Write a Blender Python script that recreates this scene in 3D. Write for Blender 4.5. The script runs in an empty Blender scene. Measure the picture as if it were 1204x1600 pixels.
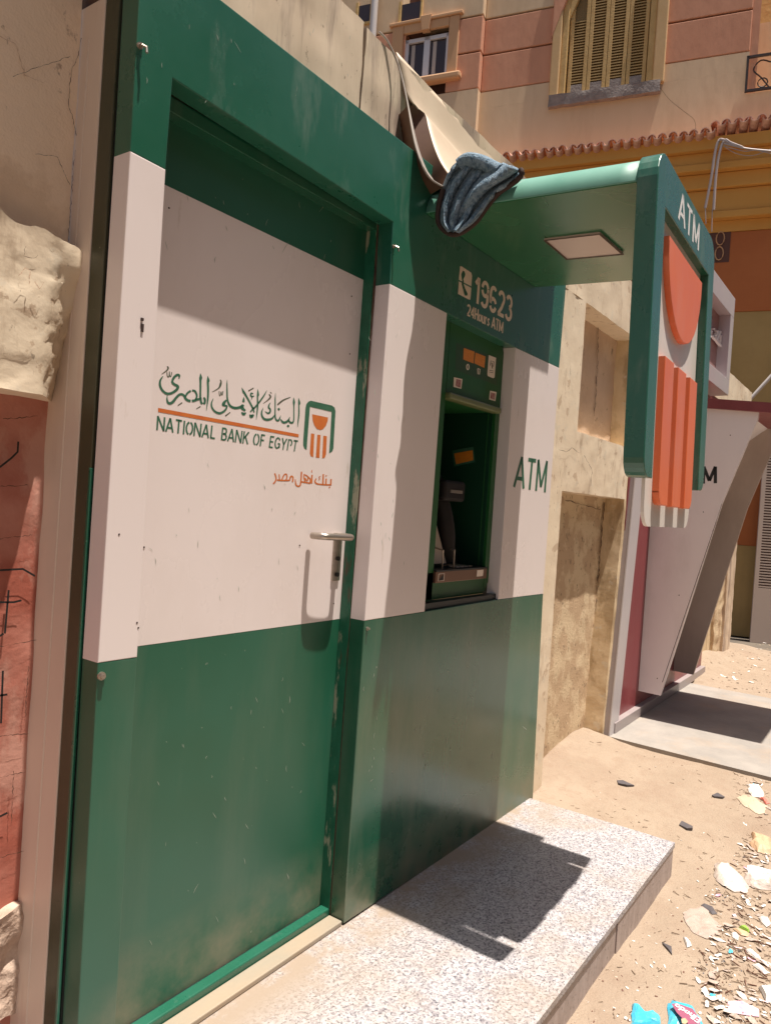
import bpy, bmesh, math, random
from mathutils import Vector, Matrix, noise
rnd = random.Random(7)
S = bpy.context.scene
C = S.collection
# ------------------------------------------------------------------ camera, sky, sun, exposure
CP = Vector((-1.84435362, -1.35057628, 1.31913355))
R = ((0.57607328, -0.81465707, 0.06688365), (0.02798633, -0.06211946, -0.99767627), (0.81691881, 0.57660647, -0.01298609))
FOC = 1157.82343
cam = bpy.data.cameras.new('camera'); camo = bpy.data.objects.new('camera', cam); C.objects.link(camo)
rt, dn, fw = Vector(R[0]), Vector(R[1]), Vector(R[2])
camo.matrix_world = Matrix(((rt.x, -dn.x, -fw.x, CP.x), (rt.y, -dn.y, -fw.y, CP.y), (rt.z, -dn.z, -fw.z, CP.z), (0, 0, 0, 1)))
cam.sensor_fit = 'VERTICAL'; cam.sensor_height = 24.0; cam.lens = FOC / 1600 * 24.0
cam.clip_start = 0.05; cam.clip_end = 2000
S.camera = camo
sun_dir = Vector((0.012, -0.208, 1.0)).normalized()
el = math.asin(sun_dir.z); az = math.atan2(sun_dir.x, sun_dir.y)
W = bpy.data.worlds.new('World'); S.world = W; W.use_nodes = True
nt = W.node_tree; nt.nodes.clear()
wo = nt.nodes.new('ShaderNodeOutputWorld'); bg = nt.nodes.new('ShaderNodeBackground'); sk = nt.nodes.new('ShaderNodeTexSky')
sk.sky_type = 'NISHITA'; sk.sun_disc = False; sk.sun_elevation = el; sk.sun_rotation = az; sk.dust_density = 3.0; sk.air_density = 1.0
bg.inputs['Strength'].default_value = 0.055
nt.links.new(sk.outputs[0], bg.inputs[0]); nt.links.new(bg.outputs[0], wo.inputs[0])
sl = bpy.data.lights.new('sun', 'SUN'); so = bpy.data.objects.new('sun', sl); C.objects.link(so)
sl.energy = 5.0; sl.angle = math.radians(0.55); sl.color = (1.0, 0.93, 0.84)
so.rotation_euler = sun_dir.to_track_quat('Z', 'Y').to_euler(); so.location = (0, -3, 8)
S.view_settings.view_transform = 'Standard'; S.view_settings.look = 'None'
S.view_settings.exposure = 0.72; S.view_settings.gamma = 1.0; S.view_settings.use_curve_mapping = False

# ------------------------------------------------------------------ helpers
def ray(u, v): return rt * ((u - 602) / FOC) + dn * ((v - 800) / FOC) + fw
def on(u, v, ax, val):                       # the point of the plane axis=val seen at a pixel of the photograph
    d = ray(u, v); return CP + d * ((val - CP[ax]) / d[ax])
def onn(u, v, n, c):
    d = ray(u, v); return CP + d * ((c - n.dot(CP)) / n.dot(d))
def oy(u, v, y=0.0):
    p = on(u, v, 1, y); return (p.x, p.z)

def mat(name, col, col2=None, scale=6.0, rough=0.6, rough2=None, bump=0.0, bscale=40.0, stretch=(1, 1, 1), metallic=0.0, spec=0.5, detail=6.0,
        specks=None, speck_scale=90.0, speck_amt=0.62, lo=0.35, hi=0.65, coat=0.0, speck_stretch=None, bump2=0.0, b2scale=8.0, trans=0.0, alpha=1.0, sss=0.0):
    m = bpy.data.materials.new(name); m.use_nodes = True; t = m.node_tree; N = t.nodes; L = t.links
    b = N['Principled BSDF']
    b.inputs['Metallic'].default_value = metallic; b.inputs['Roughness'].default_value = rough
    b.inputs['Specular IOR Level'].default_value = spec; b.inputs['Coat Weight'].default_value = coat; b.inputs['Coat Roughness'].default_value = 0.12
    b.inputs['Transmission Weight'].default_value = trans
    if sss: b.inputs['Subsurface Weight'].default_value = sss; b.inputs['Subsurface Radius'].default_value = (0.02, 0.02, 0.02)
    b.inputs['Base Color'].default_value = (*col, 1)
    tc = N.new('ShaderNodeTexCoord'); mp = N.new('ShaderNodeMapping'); mp.inputs['Scale'].default_value = stretch
    L.new(tc.outputs['Object'], mp.inputs['Vector'])
    last = None
    if col2 is not None:
        nz = N.new('ShaderNodeTexNoise'); nz.inputs['Scale'].default_value = scale; nz.inputs['Detail'].default_value = detail; nz.inputs['Roughness'].default_value = 0.62
        L.new(mp.outputs[0], nz.inputs['Vector'])
        cr = N.new('ShaderNodeValToRGB'); cr.color_ramp.elements[0].position = lo; cr.color_ramp.elements[1].position = hi
        cr.color_ramp.elements[0].color = (*col, 1); cr.color_ramp.elements[1].color = (*col2, 1)
        L.new(nz.outputs['Fac'], cr.inputs['Fac']); last = cr.outputs['Color']
        if rough2 is not None:
            mr = N.new('ShaderNodeMapRange'); mr.inputs['From Min'].default_value = lo; mr.inputs['From Max'].default_value = hi
            mr.inputs['To Min'].default_value = rough; mr.inputs['To Max'].default_value = rough2
            L.new(nz.outputs['Fac'], mr.inputs['Value']); L.new(mr.outputs[0], b.inputs['Roughness'])
    if specks is not None:
        for k, (sc, fac) in enumerate(((speck_scale, speck_amt),)):
            n2 = N.new('ShaderNodeTexNoise'); n2.inputs['Scale'].default_value = sc; n2.inputs['Detail'].default_value = 3.0; n2.inputs['Roughness'].default_value = 0.5
            if speck_stretch:
                mp2 = N.new('ShaderNodeMapping'); mp2.inputs['Scale'].default_value = speck_stretch; L.new(tc.outputs['Object'], mp2.inputs['Vector']); L.new(mp2.outputs[0], n2.inputs['Vector'])
            else: L.new(tc.outputs['Object'], n2.inputs['Vector'])
            r2 = N.new('ShaderNodeValToRGB'); r2.color_ramp.elements[0].position = fac; r2.color_ramp.elements[1].position = min(1, fac + 0.04)
            r2.color_ramp.elements[0].color = (0, 0, 0, 1); r2.color_ramp.elements[1].color = (1, 1, 1, 1)
            L.new(n2.outputs['Fac'], r2.inputs['Fac'])
            mx = N.new('ShaderNodeMix'); mx.data_type = 'RGBA'; mx.inputs[7].default_value = (*specks, 1)
            if last is None: mx.inputs[6].default_value = (*col, 1)
            else: L.new(last, mx.inputs[6])
            L.new(r2.outputs[0], mx.inputs[0]); last = mx.outputs[2]
    if last is not None: L.new(last, b.inputs['Base Color'])
    if bump:
        nb = N.new('ShaderNodeTexNoise'); nb.inputs['Scale'].default_value = bscale; nb.inputs['Detail'].default_value = 5.0
        L.new(mp.outputs[0], nb.inputs['Vector'])
        bp = N.new('ShaderNodeBump'); bp.inputs['Strength'].default_value = 1.0; bp.inputs['Distance'].default_value = bump
        L.new(nb.outputs['Fac'], bp.inputs['Height']); nrm = bp.outputs[0]
        if bump2:
            nb2 = N.new('ShaderNodeTexNoise'); nb2.inputs['Scale'].default_value = b2scale; nb2.inputs['Detail'].default_value = 3.0
            L.new(tc.outputs['Object'], nb2.inputs['Vector'])
            bp2 = N.new('ShaderNodeBump'); bp2.inputs['Distance'].default_value = bump2; L.new(nb2.outputs['Fac'], bp2.inputs['Height'])
            L.new(nrm, bp2.inputs['Normal']); nrm = bp2.outputs[0]
        L.new(nrm, b.inputs['Normal'])
    return m

def layer(m, col, scale, amt, width=0.08, stretch=(1, 1, 1), detail=6.0, strength=1.0, rough=None, zband=None, yband=None):
    """mix another colour (dust, rust, stain) over a material through a noise threshold"""
    t = m.node_tree; N = t.nodes; L = t.links; b = N['Principled BSDF']
    src = b.inputs['Base Color'].links[0].from_socket if b.inputs['Base Color'].links else None
    tc = N.new('ShaderNodeTexCoord'); mp = N.new('ShaderNodeMapping'); mp.inputs['Scale'].default_value = stretch
    mp.inputs['Location'].default_value = (scale * 0.37 % 3, 1.7, amt * 9)
    L.new(tc.outputs['Object'], mp.inputs['Vector'])
    nz = N.new('ShaderNodeTexNoise'); nz.inputs['Scale'].default_value = scale; nz.inputs['Detail'].default_value = detail; nz.inputs['Roughness'].default_value = 0.65
    L.new(mp.outputs[0], nz.inputs['Vector'])
    mr = N.new('ShaderNodeMapRange'); mr.inputs['From Min'].default_value = amt; mr.inputs['From Max'].default_value = amt + width; mr.inputs['To Max'].default_value = strength
    L.new(nz.outputs['Fac'], mr.inputs['Value']); fac = mr.outputs[0]
    if yband: zband = yband
    if zband:                                 # wear limited to a height range (world z)
        g = N.new('ShaderNodeNewGeometry'); sx = N.new('ShaderNodeSeparateXYZ'); L.new(g.outputs['Position'], sx.inputs[0])
        m2 = N.new('ShaderNodeMapRange'); m2.inputs['From Min'].default_value = zband[0]; m2.inputs['From Max'].default_value = zband[1]
        L.new(sx.outputs['Y' if yband else 'Z'], m2.inputs['Value'])
        mu = N.new('ShaderNodeMath'); mu.operation = 'MULTIPLY'; L.new(fac, mu.inputs[0]); L.new(m2.outputs[0], mu.inputs[1]); fac = mu.outputs[0]
    mx = N.new('ShaderNodeMix'); mx.data_type = 'RGBA'; mx.inputs[7].default_value = (*col, 1)
    if src: L.new(src, mx.inputs[6])
    else: mx.inputs[6].default_value = b.inputs['Base Color'].default_value
    L.new(fac, mx.inputs[0]); L.new(mx.outputs[2], b.inputs['Base Color'])
    if rough is not None:
        rs = b.inputs['Roughness'].links[0].from_socket if b.inputs['Roughness'].links else None
        mf = N.new('ShaderNodeMix'); mf.data_type = 'FLOAT'; mf.inputs[3].default_value = rough
        if rs: L.new(rs, mf.inputs[2])
        else: mf.inputs[2].default_value = b.inputs['Roughness'].default_value
        L.new(fac, mf.inputs[0]); L.new(mf.outputs[0], b.inputs['Roughness'])
    return m

def thing(name, label, cat, loc=(0, 0, 0), rotz=0.0, group=None):
    o = bpy.data.objects.new(name, None); C.objects.link(o); o.location = loc; o.rotation_euler = (0, 0, rotz); o.empty_display_size = 0.1
    o['label'] = label; o['category'] = cat
    if group: o['group'] = group
    return o
def wmat(o):
    m = Matrix.LocRotScale(o.location, o.rotation_euler, o.scale)
    return wmat(o.parent) @ m if o.parent else m
def obj(name, bm, m, parent=None, local=False, smooth=False, origin=None):
    """link a bmesh (world coordinates unless local) as one object"""
    if origin is not None: bmesh.ops.translate(bm, verts=bm.verts, vec=-Vector(origin))
    if parent is not None and not local and origin is None: bmesh.ops.transform(bm, matrix=wmat(parent).inverted(), verts=bm.verts)
    me = bpy.data.meshes.new(name); bm.to_mesh(me); bm.free()
    if smooth:
        for p in me.polygons: p.use_smooth = True
        me.set_sharp_from_angle(angle=math.radians(48))
    for mm in (m if isinstance(m, (list, tuple)) else [m]): me.materials.append(mm)
    o = bpy.data.objects.new(name, me); C.objects.link(o)
    if parent is not None: o.parent = parent
    if origin is not None: o.location = origin
    return o
def islands(bm):
    seen = set(); out = []
    for v in bm.verts:
        if v in seen: continue
        st = [v]; seen.add(v); isl = []
        while st:
            q = st.pop(); isl.append(q)
            for e in q.link_edges:
                w = e.other_vert(q)
                if w not in seen: seen.add(w); st.append(w)
        out.append(isl)
    return out
def objs(name, bm, m, parent=None, **k):
    """like obj, but every loose piece becomes an object of its own"""
    res = []
    for isl in islands(bm):
        b2 = bmesh.new(); mp = {v: b2.verts.new(v.co) for v in isl}; fs = {f for v in isl for f in v.link_faces}
        for f in fs: b2.faces.new([mp[v] for v in f.verts])
        res.append(obj(name, b2, m, parent, **k))
    bm.free(); return res
def tag(o, label, cat, group=None):
    o['label'] = label; o['category'] = cat
    if group: o['group'] = group
    return o
def BM(): return bmesh.new()
def hexa(bm, p):                              # p: 8 points, bottom ring then top ring
    v = [bm.verts.new(q) for q in p]
    for f in ((3, 2, 1, 0), (4, 5, 6, 7), (0, 1, 5, 4), (1, 2, 6, 5), (2, 3, 7, 6), (3, 0, 4, 7)): bm.faces.new([v[i] for i in f])
    return v
def box(bm, x0, x1, y0, y1, z0, z1, bev=0.0):
    v = hexa(bm, [(x0, y0, z0), (x1, y0, z0), (x1, y1, z0), (x0, y1, z0), (x0, y0, z1), (x1, y0, z1), (x1, y1, z1), (x0, y1, z1)])
    if bev:
        e = list({e for q in v for e in q.link_edges}); bmesh.ops.bevel(bm, geom=e, offset=bev, segments=2, affect='EDGES', profile=0.5)
    return bm
def prism(bm, pts, y0, y1, bev=0.0, seg=2):
    """polygon given as (x,z), front face at y0, back at y1"""
    a = [bm.verts.new((x, y0, z)) for x, z in pts]; b = [bm.verts.new((x, y1, z)) for x, z in pts]; n = len(pts)
    fs = [bm.faces.new(a), bm.faces.new(b[::-1])]
    for i in range(n): fs.append(bm.faces.new((a[(i + 1) % n], a[i], b[i], b[(i + 1) % n])))
    bmesh.ops.recalc_face_normals(bm, faces=fs)
    if bev:
        e = [e for e in bm.edges if e.verts[0] in a and e.verts[1] in a]
        bmesh.ops.bevel(bm, geom=e, offset=bev, segments=seg, affect='EDGES', profile=0.5)
    return bm
def loft(bm, r1, r2, close=True):
    a = [bm.verts.new(p) for p in r1]; b = [bm.verts.new(p) for p in r2]; n = len(a)
    for i in range(n if close else n - 1): bm.faces.new((a[i], a[(i + 1) % n], b[(i + 1) % n], b[i]))
    return a, b
def tube(bm, pts, r, seg=8, caps=True):
    pts = [Vector(p) for p in pts]; rings = []
    for i, p in enumerate(pts):
        t = (pts[min(i + 1, len(pts) - 1)] - pts[max(i - 1, 0)]).normalized()
        up = Vector((0, 0, 1)) if abs(t.z) < 0.9 else Vector((1, 0, 0))
        a = t.cross(up).normalized(); b = t.cross(a).normalized(); rr = r[i] if isinstance(r, (list, tuple)) else r
        rings.append([bm.verts.new(p + (a * math.cos(2 * math.pi * k / seg) + b * math.sin(2 * math.pi * k / seg)) * rr) for k in range(seg)])
    for A, B in zip(rings, rings[1:]):
        for k in range(seg): bm.faces.new((A[k], A[(k + 1) % seg], B[(k + 1) % seg], B[k]))
    if caps: bm.faces.new(rings[0][::-1]); bm.faces.new(rings[-1])
    return bm
def smooth_path(pts, n=6):
    pts = [Vector(p) for p in pts]; out = []
    for i in range(len(pts) - 1):
        p0, p1, p2, p3 = pts[max(i - 1, 0)], pts[i], pts[i + 1], pts[min(i + 2, len(pts) - 1)]
        for k in range(n):
            t = k / n; out.append(0.5 * ((2 * p1) + (p2 - p0) * t + (2 * p0 - 5 * p1 + 4 * p2 - p3) * t * t + (3 * p1 - p0 - 3 * p2 + p3) * t ** 3))
    out.append(pts[-1]); return out
def rough_box(bm, x0, x1, y0, y1, z0, z1, res=0.03, amp=0.006, fr=9.0, seed=0.0, ragged=0.0, sides='fltbr'):
    """box whose faces carry a fine grid pushed about by noise: front(-y), left(-x), right(+x), top, bottom"""
    def grid(o, a, b, na, nb, n):
        vs = [[None] * (nb + 1) for _ in range(na + 1)]
        for i in range(na + 1):
            for j in range(nb + 1):
                p = Vector(o) + Vector(a) * (i / na) + Vector(b) * (j / nb)
                q = p * fr + Vector((seed, seed, seed))
                d = noise.noise(q) + 0.5 * noise.noise(q * 2.3) + 0.3 * noise.noise(q * 5.1)
                w = Vector((noise.noise(q * 1.3 + Vector((9, 0, 0))), noise.noise(q * 1.3 + Vector((0, 9, 0))), noise.noise(q * 1.3 + Vector((0, 0, 9)))))
                vs[i][j] = bm.verts.new(p + Vector((0, -1, 0)) * amp * d * 0.8 + w * (amp * 0.8 + ragged * 0.0))
        for i in range(na):
            for j in range(nb): bm.faces.new((vs[i][j], vs[i + 1][j], vs[i + 1][j + 1], vs[i][j + 1]))
    nx = max(1, int((x1 - x0) / res)); nz = max(1, int((z1 - z0) / res)); ny = max(1, int((y1 - y0) / res))
    X, Y, Z = (x1 - x0, 0, 0), (0, y1 - y0, 0), (0, 0, z1 - z0)
    if 'f' in sides: grid((x0, y0, z0), X, Z, nx, nz, 0)
    if 'l' in sides: grid((x0, y1, z0), (0, y0 - y1, 0), Z, ny, nz, 0)
    if 'r' in sides: grid((x1, y0, z0), Y, Z, ny, nz, 0)
    if 't' in sides: grid((x0, y0, z1), X, Y, nx, ny, 0)
    if 'b' in sides: grid((x0, y1, z0), X, (0, y0 - y1, 0), nx, ny, 0)
    return bm
def finish(bm): bmesh.ops.remove_doubles(bm, verts=bm.verts, dist=0.0004); return bm

# flat lettering: strokes (centre line + widths) laid on a plane given by a mapping f(u,v) -> point
def stroke(bm, f, pts, w, n=4, lift=Vector((0, 0, 0))):
    P = [(p[0], p[1], (p[2] if len(p) > 2 else w)) for p in pts]
    if len(P) > 2 and n > 1: P = [tuple(q) for q in smooth_path(P, n)]
    L_, R_ = [], []
    for i, p in enumerate(P):
        a = P[max(i - 1, 0)]; b = P[min(i + 1, len(P) - 1)]
        tx, ty = b[0] - a[0], b[1] - a[1]; l = math.hypot(tx, ty) or 1; nx, ny = -ty / l, tx / l; h = max(p[2], 0.001) / 2
        L_.append(bm.verts.new(f(p[0] + nx * h, p[1] + ny * h) + lift)); R_.append(bm.verts.new(f(p[0] - nx * h, p[1] - ny * h) + lift))
    for i in range(len(P) - 1): bm.faces.new((L_[i], L_[i + 1], R_[i + 1], R_[i]))
def patch(bm, f, pts, lift=Vector((0, 0, 0))): bm.faces.new([bm.verts.new(f(*p) + lift) for p in pts])
def face_front(bm, d=Vector((0, -1, 0))):
    for fc in bm.faces:
        if fc.normal.length == 0: fc.normal_update()
        if fc.normal.dot(d) < 0: fc.normal_flip()
    return bm
def crop(x0, y0, sc, plane):                  # lettering measured in an enlarged crop of the photograph
    return lambda a, b: plane(x0 + a / sc, y0 + b / sc)
# a small stroke alphabet, cell height 1: (width, strokes)
def arc(cx, cy, rx, ry, a0, a1, n=9): return [(cx + rx * math.cos(math.radians(a0 + (a1 - a0) * i / n)), cy + ry * math.sin(math.radians(a0 + (a1 - a0) * i / n))) for i in range(n + 1)]
G = {
 'N': (.52, [[(0, 0), (0, 1)], [(0, 1), (.52, 0)], [(.52, 0), (.52, 1)]]), 'A': (.56, [[(0, 0), (.28, 1)], [(.28, 1), (.56, 0)], [(.13, .3), (.43, .3)]]),
 'T': (.5, [[(0, .95), (.5, .95)], [(.25, 0), (.25, 1)]]), 'I': (.06, [[(.03, 0), (.03, 1)]]), 'L': (.42, [[(.05, 0), (.05, 1)], [(.05, .05), (.42, .05)]]),
 'O': (.52, [arc(.26, .5, .26, .45, 80, -80), arc(.26, .5, .26, .45, 100, 260)]), 'B': (.46, [[(.05, 0), (.05, 1)], [(.12, .95)] + arc(.25, .74, .17, .21, 90, -90) + [(.14, .52)], [(.12, .05)] + arc(.27, .28, .19, .23, -90, 90) + [(.14, .52)]]),
 'K': (.5, [[(.05, 0), (.05, 1)], [(.5, 1), (.08, .42)], [(.2, .6), (.52, 0)]]), 'F': (.4, [[(.05, 0), (.05, 1)], [(.05, .95), (.4, .95)], [(.05, .52), (.36, .52)]]),
 'E': (.42, [[(.05, 0), (.05, 1)], [(.05, .95), (.42, .95)], [(.05, .52), (.38, .52)], [(.05, .05), (.42, .05)]]),
 'G': (.54, [arc(.27, .5, .26, .45, 35, 330), [(.3, .45), (.54, .45)], [(.51, .45), (.51, .1)]]), 'Y': (.5, [[(0, 1), (.25, .45)], [(.5, 1), (.25, .45)], [(.25, 0), (.25, .48)]]),
 'P': (.44, [[(.05, 0), (.05, 1)], [(.14, .95)] + arc(.25, .7, .19, .25, 90, -70)]), 'M': (.66, [[(.04, 0), (.04, 1)], [(.04, 1), (.33, .15)], [(.33, .15), (.62, 1)], [(.62, 1), (.62, 0)]]),
 '1': (.3, [[(.2, 0), (.2, 1)], [(.2, .98), (0, .72)]]), '9': (.5, [arc(.25, .7, .2, .26, 175, 15, 8), arc(.25, .7, .2, .26, 195, 345, 8), [(.45, .75), (.44, .35)] + arc(.24, .27, .2, .23, 0, -150, 7)]),
 '6': (.5, [arc(.25, .28, .2, .24, 175, 20, 8), arc(.25, .28, .2, .24, 200, 345, 8), [(.05, .3), (.05, .6)] + arc(.25, .7, .2, .25, 180, 40, 7)]),
 '2': (.5, [arc(.24, .72, .2, .23, 165, -20, 9) + [(.28, .35), (.05, .06)], [(.02, .06), (.48, .06)]]), '3': (.48, [arc(.22, .74, .19, .21, 160, -85, 9), arc(.22, .28, .21, .24, 85, -160, 9)]),
 '4': (.5, [[(.36, 0), (.36, 1)], [(.36, .98), (.02, .32)], [(.02, .28), (.28, .28)], [(.42, .28), (.5, .28)]]), 'H': (.5, [[(.05, 0), (.05, 1)], [(.45, 0), (.45, 1)], [(.05, .5), (.45, .5)]]),
 'o': (.42, [arc(.21, .34, .17, .3, 75, -75), arc(.21, .34, .17, .3, 105, 255)]), 'u': (.4, [[(.05, .68), (.05, .22)] + arc(.2, .2, .15, .16, 180, 360, 6), [(.35, .68), (.35, 0)]]),
 'r': (.28, [[(.05, 0), (.05, .68)], [(.06, .45), (.14, .62), (.28, .62)]]), 's': (.36, [[(.33, .55), (.2, .64), (.06, .52), (.18, .36), (.32, .2), (.18, .05), (.03, .14)]]),
 'l': (.1, [[(.05, 0), (.05, 1)]]), 'h': (.42, [[(.05, 0), (.05, 1)], [(.06, .4), (.2, .64), (.36, .5), (.36, 0)]]), 'd': (.44, [[(.38, 0), (.38, 1)], arc(.2, .32, .17, .3, 0, 350)]), 'a': (.42, [arc(.2, .32, .17, .3, 0, 350), [(.38, 0), (.38, .65)]]),
 ' ': (.22, [])}
def text(bm, s, f, w=0.14, gap=0.13, n=1, wid=1.0):
    """f(a,b): a along the line 0..1, b height 0..1"""
    tot = sum(G[c][0] for c in s) + gap * (len(s) - 1); x = 0.0
    for c in s:
        gw, st = G[c]
        for q in st: stroke(bm, lambda a, b: f(a / tot, b), [(x + px_, py_) for px_, py_ in q], w, n)
        x += gw + gap
    return bm
def quad_map(a, b, c, d):                     # bottom-left, bottom-right, top-right, top-left
    a, b, c, d = map(Vector, (a, b, c, d))
    return lambda s, t: a * (1 - s) * (1 - t) + b * s * (1 - t) + c * s * t + d * (1 - s) * t

# ------------------------------------------------------------------ materials
M = {}
gr1, gr2 = (0.008, 0.088, 0.044), (0.013, 0.108, 0.058)
M['green'] = mat('green_metal', gr1, gr2, 2.2, 0.15, 0.26, bump=0.0003, bscale=5, spec=0.95, metallic=0.15)
layer(M['green'], (0.30, 0.27, 0.20), 2.0, 0.50, 0.35, (3, 3, .5), strength=0.28, rough=0.55)
layer(M['green'], (0.30, 0.30, 0.24), 55, 0.70, 0.03, strength=0.5)
layer(M['green'], (0.35, 0.36, 0.30), 30, 0.70, 0.03, (1, 1, .12), strength=0.35)
layer(M['green'], (0.34, 0.26, 0.18), 5, 0.34, 0.3, strength=0.75, rough=0.8, zband=(0.22, -0.02))
layer(M['green'], (0.22, 0.22, 0.17), 1.3, 0.46, 0.3, strength=0.22, rough=0.45)
M['green_door'] = mat('satin_green_door', gr1, (0.014, 0.108, 0.062), 1.6, 0.34, 0.44, bump=0.0002, bscale=5, spec=0.75, detail=3)
layer(M['green_door'], (0.30, 0.27, 0.20), 2.0, 0.50, 0.35, (3, 3, .5), strength=0.14, rough=0.55)
layer(M['green_door'], (0.34, 0.26, 0.18), 5, 0.34, 0.3, strength=0.8, rough=0.8, zband=(0.25, 0.0))
layer(M['green_door'], (0.36, 0.36, 0.30), 60, 0.70, 0.03, strength=0.5)
M['green_sunlit'] = mat('sunlit_green', (0.10, 0.29, 0.215), (0.13, 0.33, 0.25), 3.0, 0.45, 0.6, bump=0.0004, bscale=6, spec=0.7, stretch=(1, 1, .5))  # canopy green, lightened so the sun's brightness sits in its colour
layer(M['green_sunlit'], (0.33, 0.38, 0.33), 12, 0.60, 0.12, (2, 2, .4), strength=0.4)
M['green_head'] = mat('weathered_green', (0.012, 0.100, 0.058), (0.021, 0.122, 0.076), 2.5, 0.22, 0.36, bump=0.0004, bscale=5, spec=0.8)
layer(M['green_head'], (0.30, 0.33, 0.28), 5, 0.56, 0.20, (2, 2, .6), strength=0.3, rough=.6)
layer(M['green_head'], (0.40, 0.42, 0.36), 36, 0.70, 0.03, (1, 1, .12), strength=0.5)
M['soffit'] = mat('glossy_soffit_green', (0.014, 0.12, 0.045), (0.018, 0.14, 0.055), 3, 0.22, 0.30, bump=0.0004, bscale=3, spec=0.7, detail=2)
M['white'] = mat('white_enamel', (0.76, 0.67, 0.645), (0.785, 0.695, 0.665), 1.2, 0.22, 0.30, bump=0.0003, bscale=3, detail=2, lo=.2, hi=.8)
layer(M['white'], (0.45, 0.38, 0.32), 60, 0.73, 0.02, strength=0.6)
layer(M['white'], (0.52, 0.42, 0.34), 2.6, 0.52, 0.3, (1, 1, .5), strength=0.22, rough=.5)
layer(M['white'], (0.50, 0.40, 0.32), 26, 0.66, 0.05, (1, 1, .2), strength=0.35)
M['worn_green'] = mat('worn_green_paint', (0.009, 0.10, 0.052), (0.018, 0.135, 0.075), 18, 0.4, bump=0.001, bscale=60)
layer(M['worn_green'], (0.38, 0.36, 0.26), 22, 0.56, 0.05, (1, 1, .25), strength=0.8)
layer(M['worn_green'], (0.10, 0.05, 0.03), 14, 0.60, 0.05, (1, 1, .2), strength=0.9)
M['olive'] = mat('dull_olive_steel', (0.035, 0.045, 0.022), (0.075, 0.065, 0.035), 5, 0.35, 0.5, stretch=(1, 1, .3), bump=0.0006)
layer(M['olive'], (0.35, 0.30, 0.2), 40, 0.68, 0.03, strength=0.6)
M['rust'] = mat('rusty_gap', (0.05, 0.022, 0.015), (0.11, 0.06, 0.035), 30, 0.8)
M['scuff'] = mat('pale_scuff', (0.34, 0.37, 0.31), rough=0.6)
M['black'] = mat('black_plastic', (0.012, 0.012, 0.012), rough=0.4)
M['beige_strip'] = mat('painted_angle_strip', (0.66, 0.53, 0.43), (0.72, 0.60, 0.49), 3, 0.45, 0.6, stretch=(1, 1, .3), bump=0.001, bscale=20)
layer(M['beige_strip'], (0.42, 0.20, 0.14), 6, 0.56, 0.15, (1, 1, .15), strength=0.45)
M['plaster'] = mat('cream_plaster', (0.66, 0.53, 0.38), (0.75, 0.63, 0.47), 3.0, 0.85, bump=0.0008, bscale=70, bump2=0.0012, b2scale=12)
layer(M['plaster'], (0.46, 0.33, 0.22), 11, 0.60, 0.02, strength=0.7)
layer(M['plaster'], (0.36, 0.25, 0.16), 6, 0.58, 0.10, (2, 2, .6), strength=0.5)
layer(M['plaster'], (0.14, 0.10, 0.07), 40, 0.66, 0.04, (1, 1, .5), strength=0.6)
layer(M['plaster'], (0.62, 0.54, 0.42), 14, 0.58, 0.06, strength=0.6)
M['streaked'] = mat('streaked_plaster', (0.68, 0.54, 0.40), (0.55, 0.42, 0.30), 5.0, 0.85, bump=0.001, bscale=50, stretch=(1, 1, .22))
layer(M['streaked'], (0.20, 0.13, 0.11), 7, 0.48, 0.1, (1, 1, .12), strength=0.7)
layer(M['streaked'], (0.12, 0.08, 0.05), 60, 0.63, 0.04, (1, 1, .5), strength=0.6)
M['niche'] = mat('sprayed_brown_plaster', (0.58, 0.41, 0.28), (0.66, 0.48, 0.34), 3, 0.9, bump=0.0028, bscale=42, bump2=0.0015, b2scale=200)
layer(M['niche'], (0.72, 0.55, 0.40), 2.2, 0.52, 0.05, strength=0.7)
layer(M['niche'], (0.22, 0.15, 0.10), 13, 0.64, 0.05, strength=0.7)
M['niche_left'] = mat('worn_tan_plaster', (0.70, 0.52, 0.37), (0.82, 0.63, 0.46), 3, 0.9, bump=0.0022, bscale=40, bump2=0.0012, b2scale=180)
layer(M['niche_left'], (0.88, 0.70, 0.53), 1.8, 0.50, 0.05, strength=0.8)
layer(M['niche_left'], (0.30, 0.20, 0.14), 15, 0.63, 0.04, (1, 1, .6), strength=0.7)
M['niche_low'] = mat('weathered_ochre_plaster', (0.50, 0.355, 0.22), (0.62, 0.48, 0.31), 7, 0.9, bump=0.0025, bscale=60, bump2=0.002, b2scale=170, lo=.46, hi=.54)
layer(M['niche_low'], (0.14, 0.10, 0.06), 26, 0.60, 0.05, strength=0.6)
M['ochre_reveal'] = mat('ochre_reveal', (0.60, 0.45, 0.27), (0.70, 0.55, 0.36), 6, 0.85, bump=0.0012, bscale=40)
layer(M['ochre_reveal'], (0.34, 0.23, 0.12), 7, 0.50, 0.1, (1, 1, .4), strength=0.6)
layer(M['ochre_reveal'], (0.62, 0.52, 0.38), 12, 0.6, 0.03, strength=0.8)
M['red_paint'] = mat('red_painted_render', (0.36, 0.105, 0.07), (0.46, 0.19, 0.14), 4, 0.5, bump=0.002, bscale=18, lo=.38, hi=.6, bump2=0.0012, b2scale=60)
layer(M['red_paint'], (0.56, 0.32, 0.25), 6, 0.56, 0.08, (1, 1, .5), strength=0.6)
M['broken_plaster'] = mat('broken_plaster', (0.55, 0.42, 0.33), (0.40, 0.28, 0.21), 16, 0.9, bump=0.01, bscale=40)
M['gran'] = mat('granite', (0.38, 0.355, 0.355), (0.50, 0.47, 0.475), 70, 0.5, 0.6, lo=.4, hi=.6)
layer(M['gran'], (0.19, 0.17, 0.19), 105, 0.52, 0.05, detail=3, strength=0.7)
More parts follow.
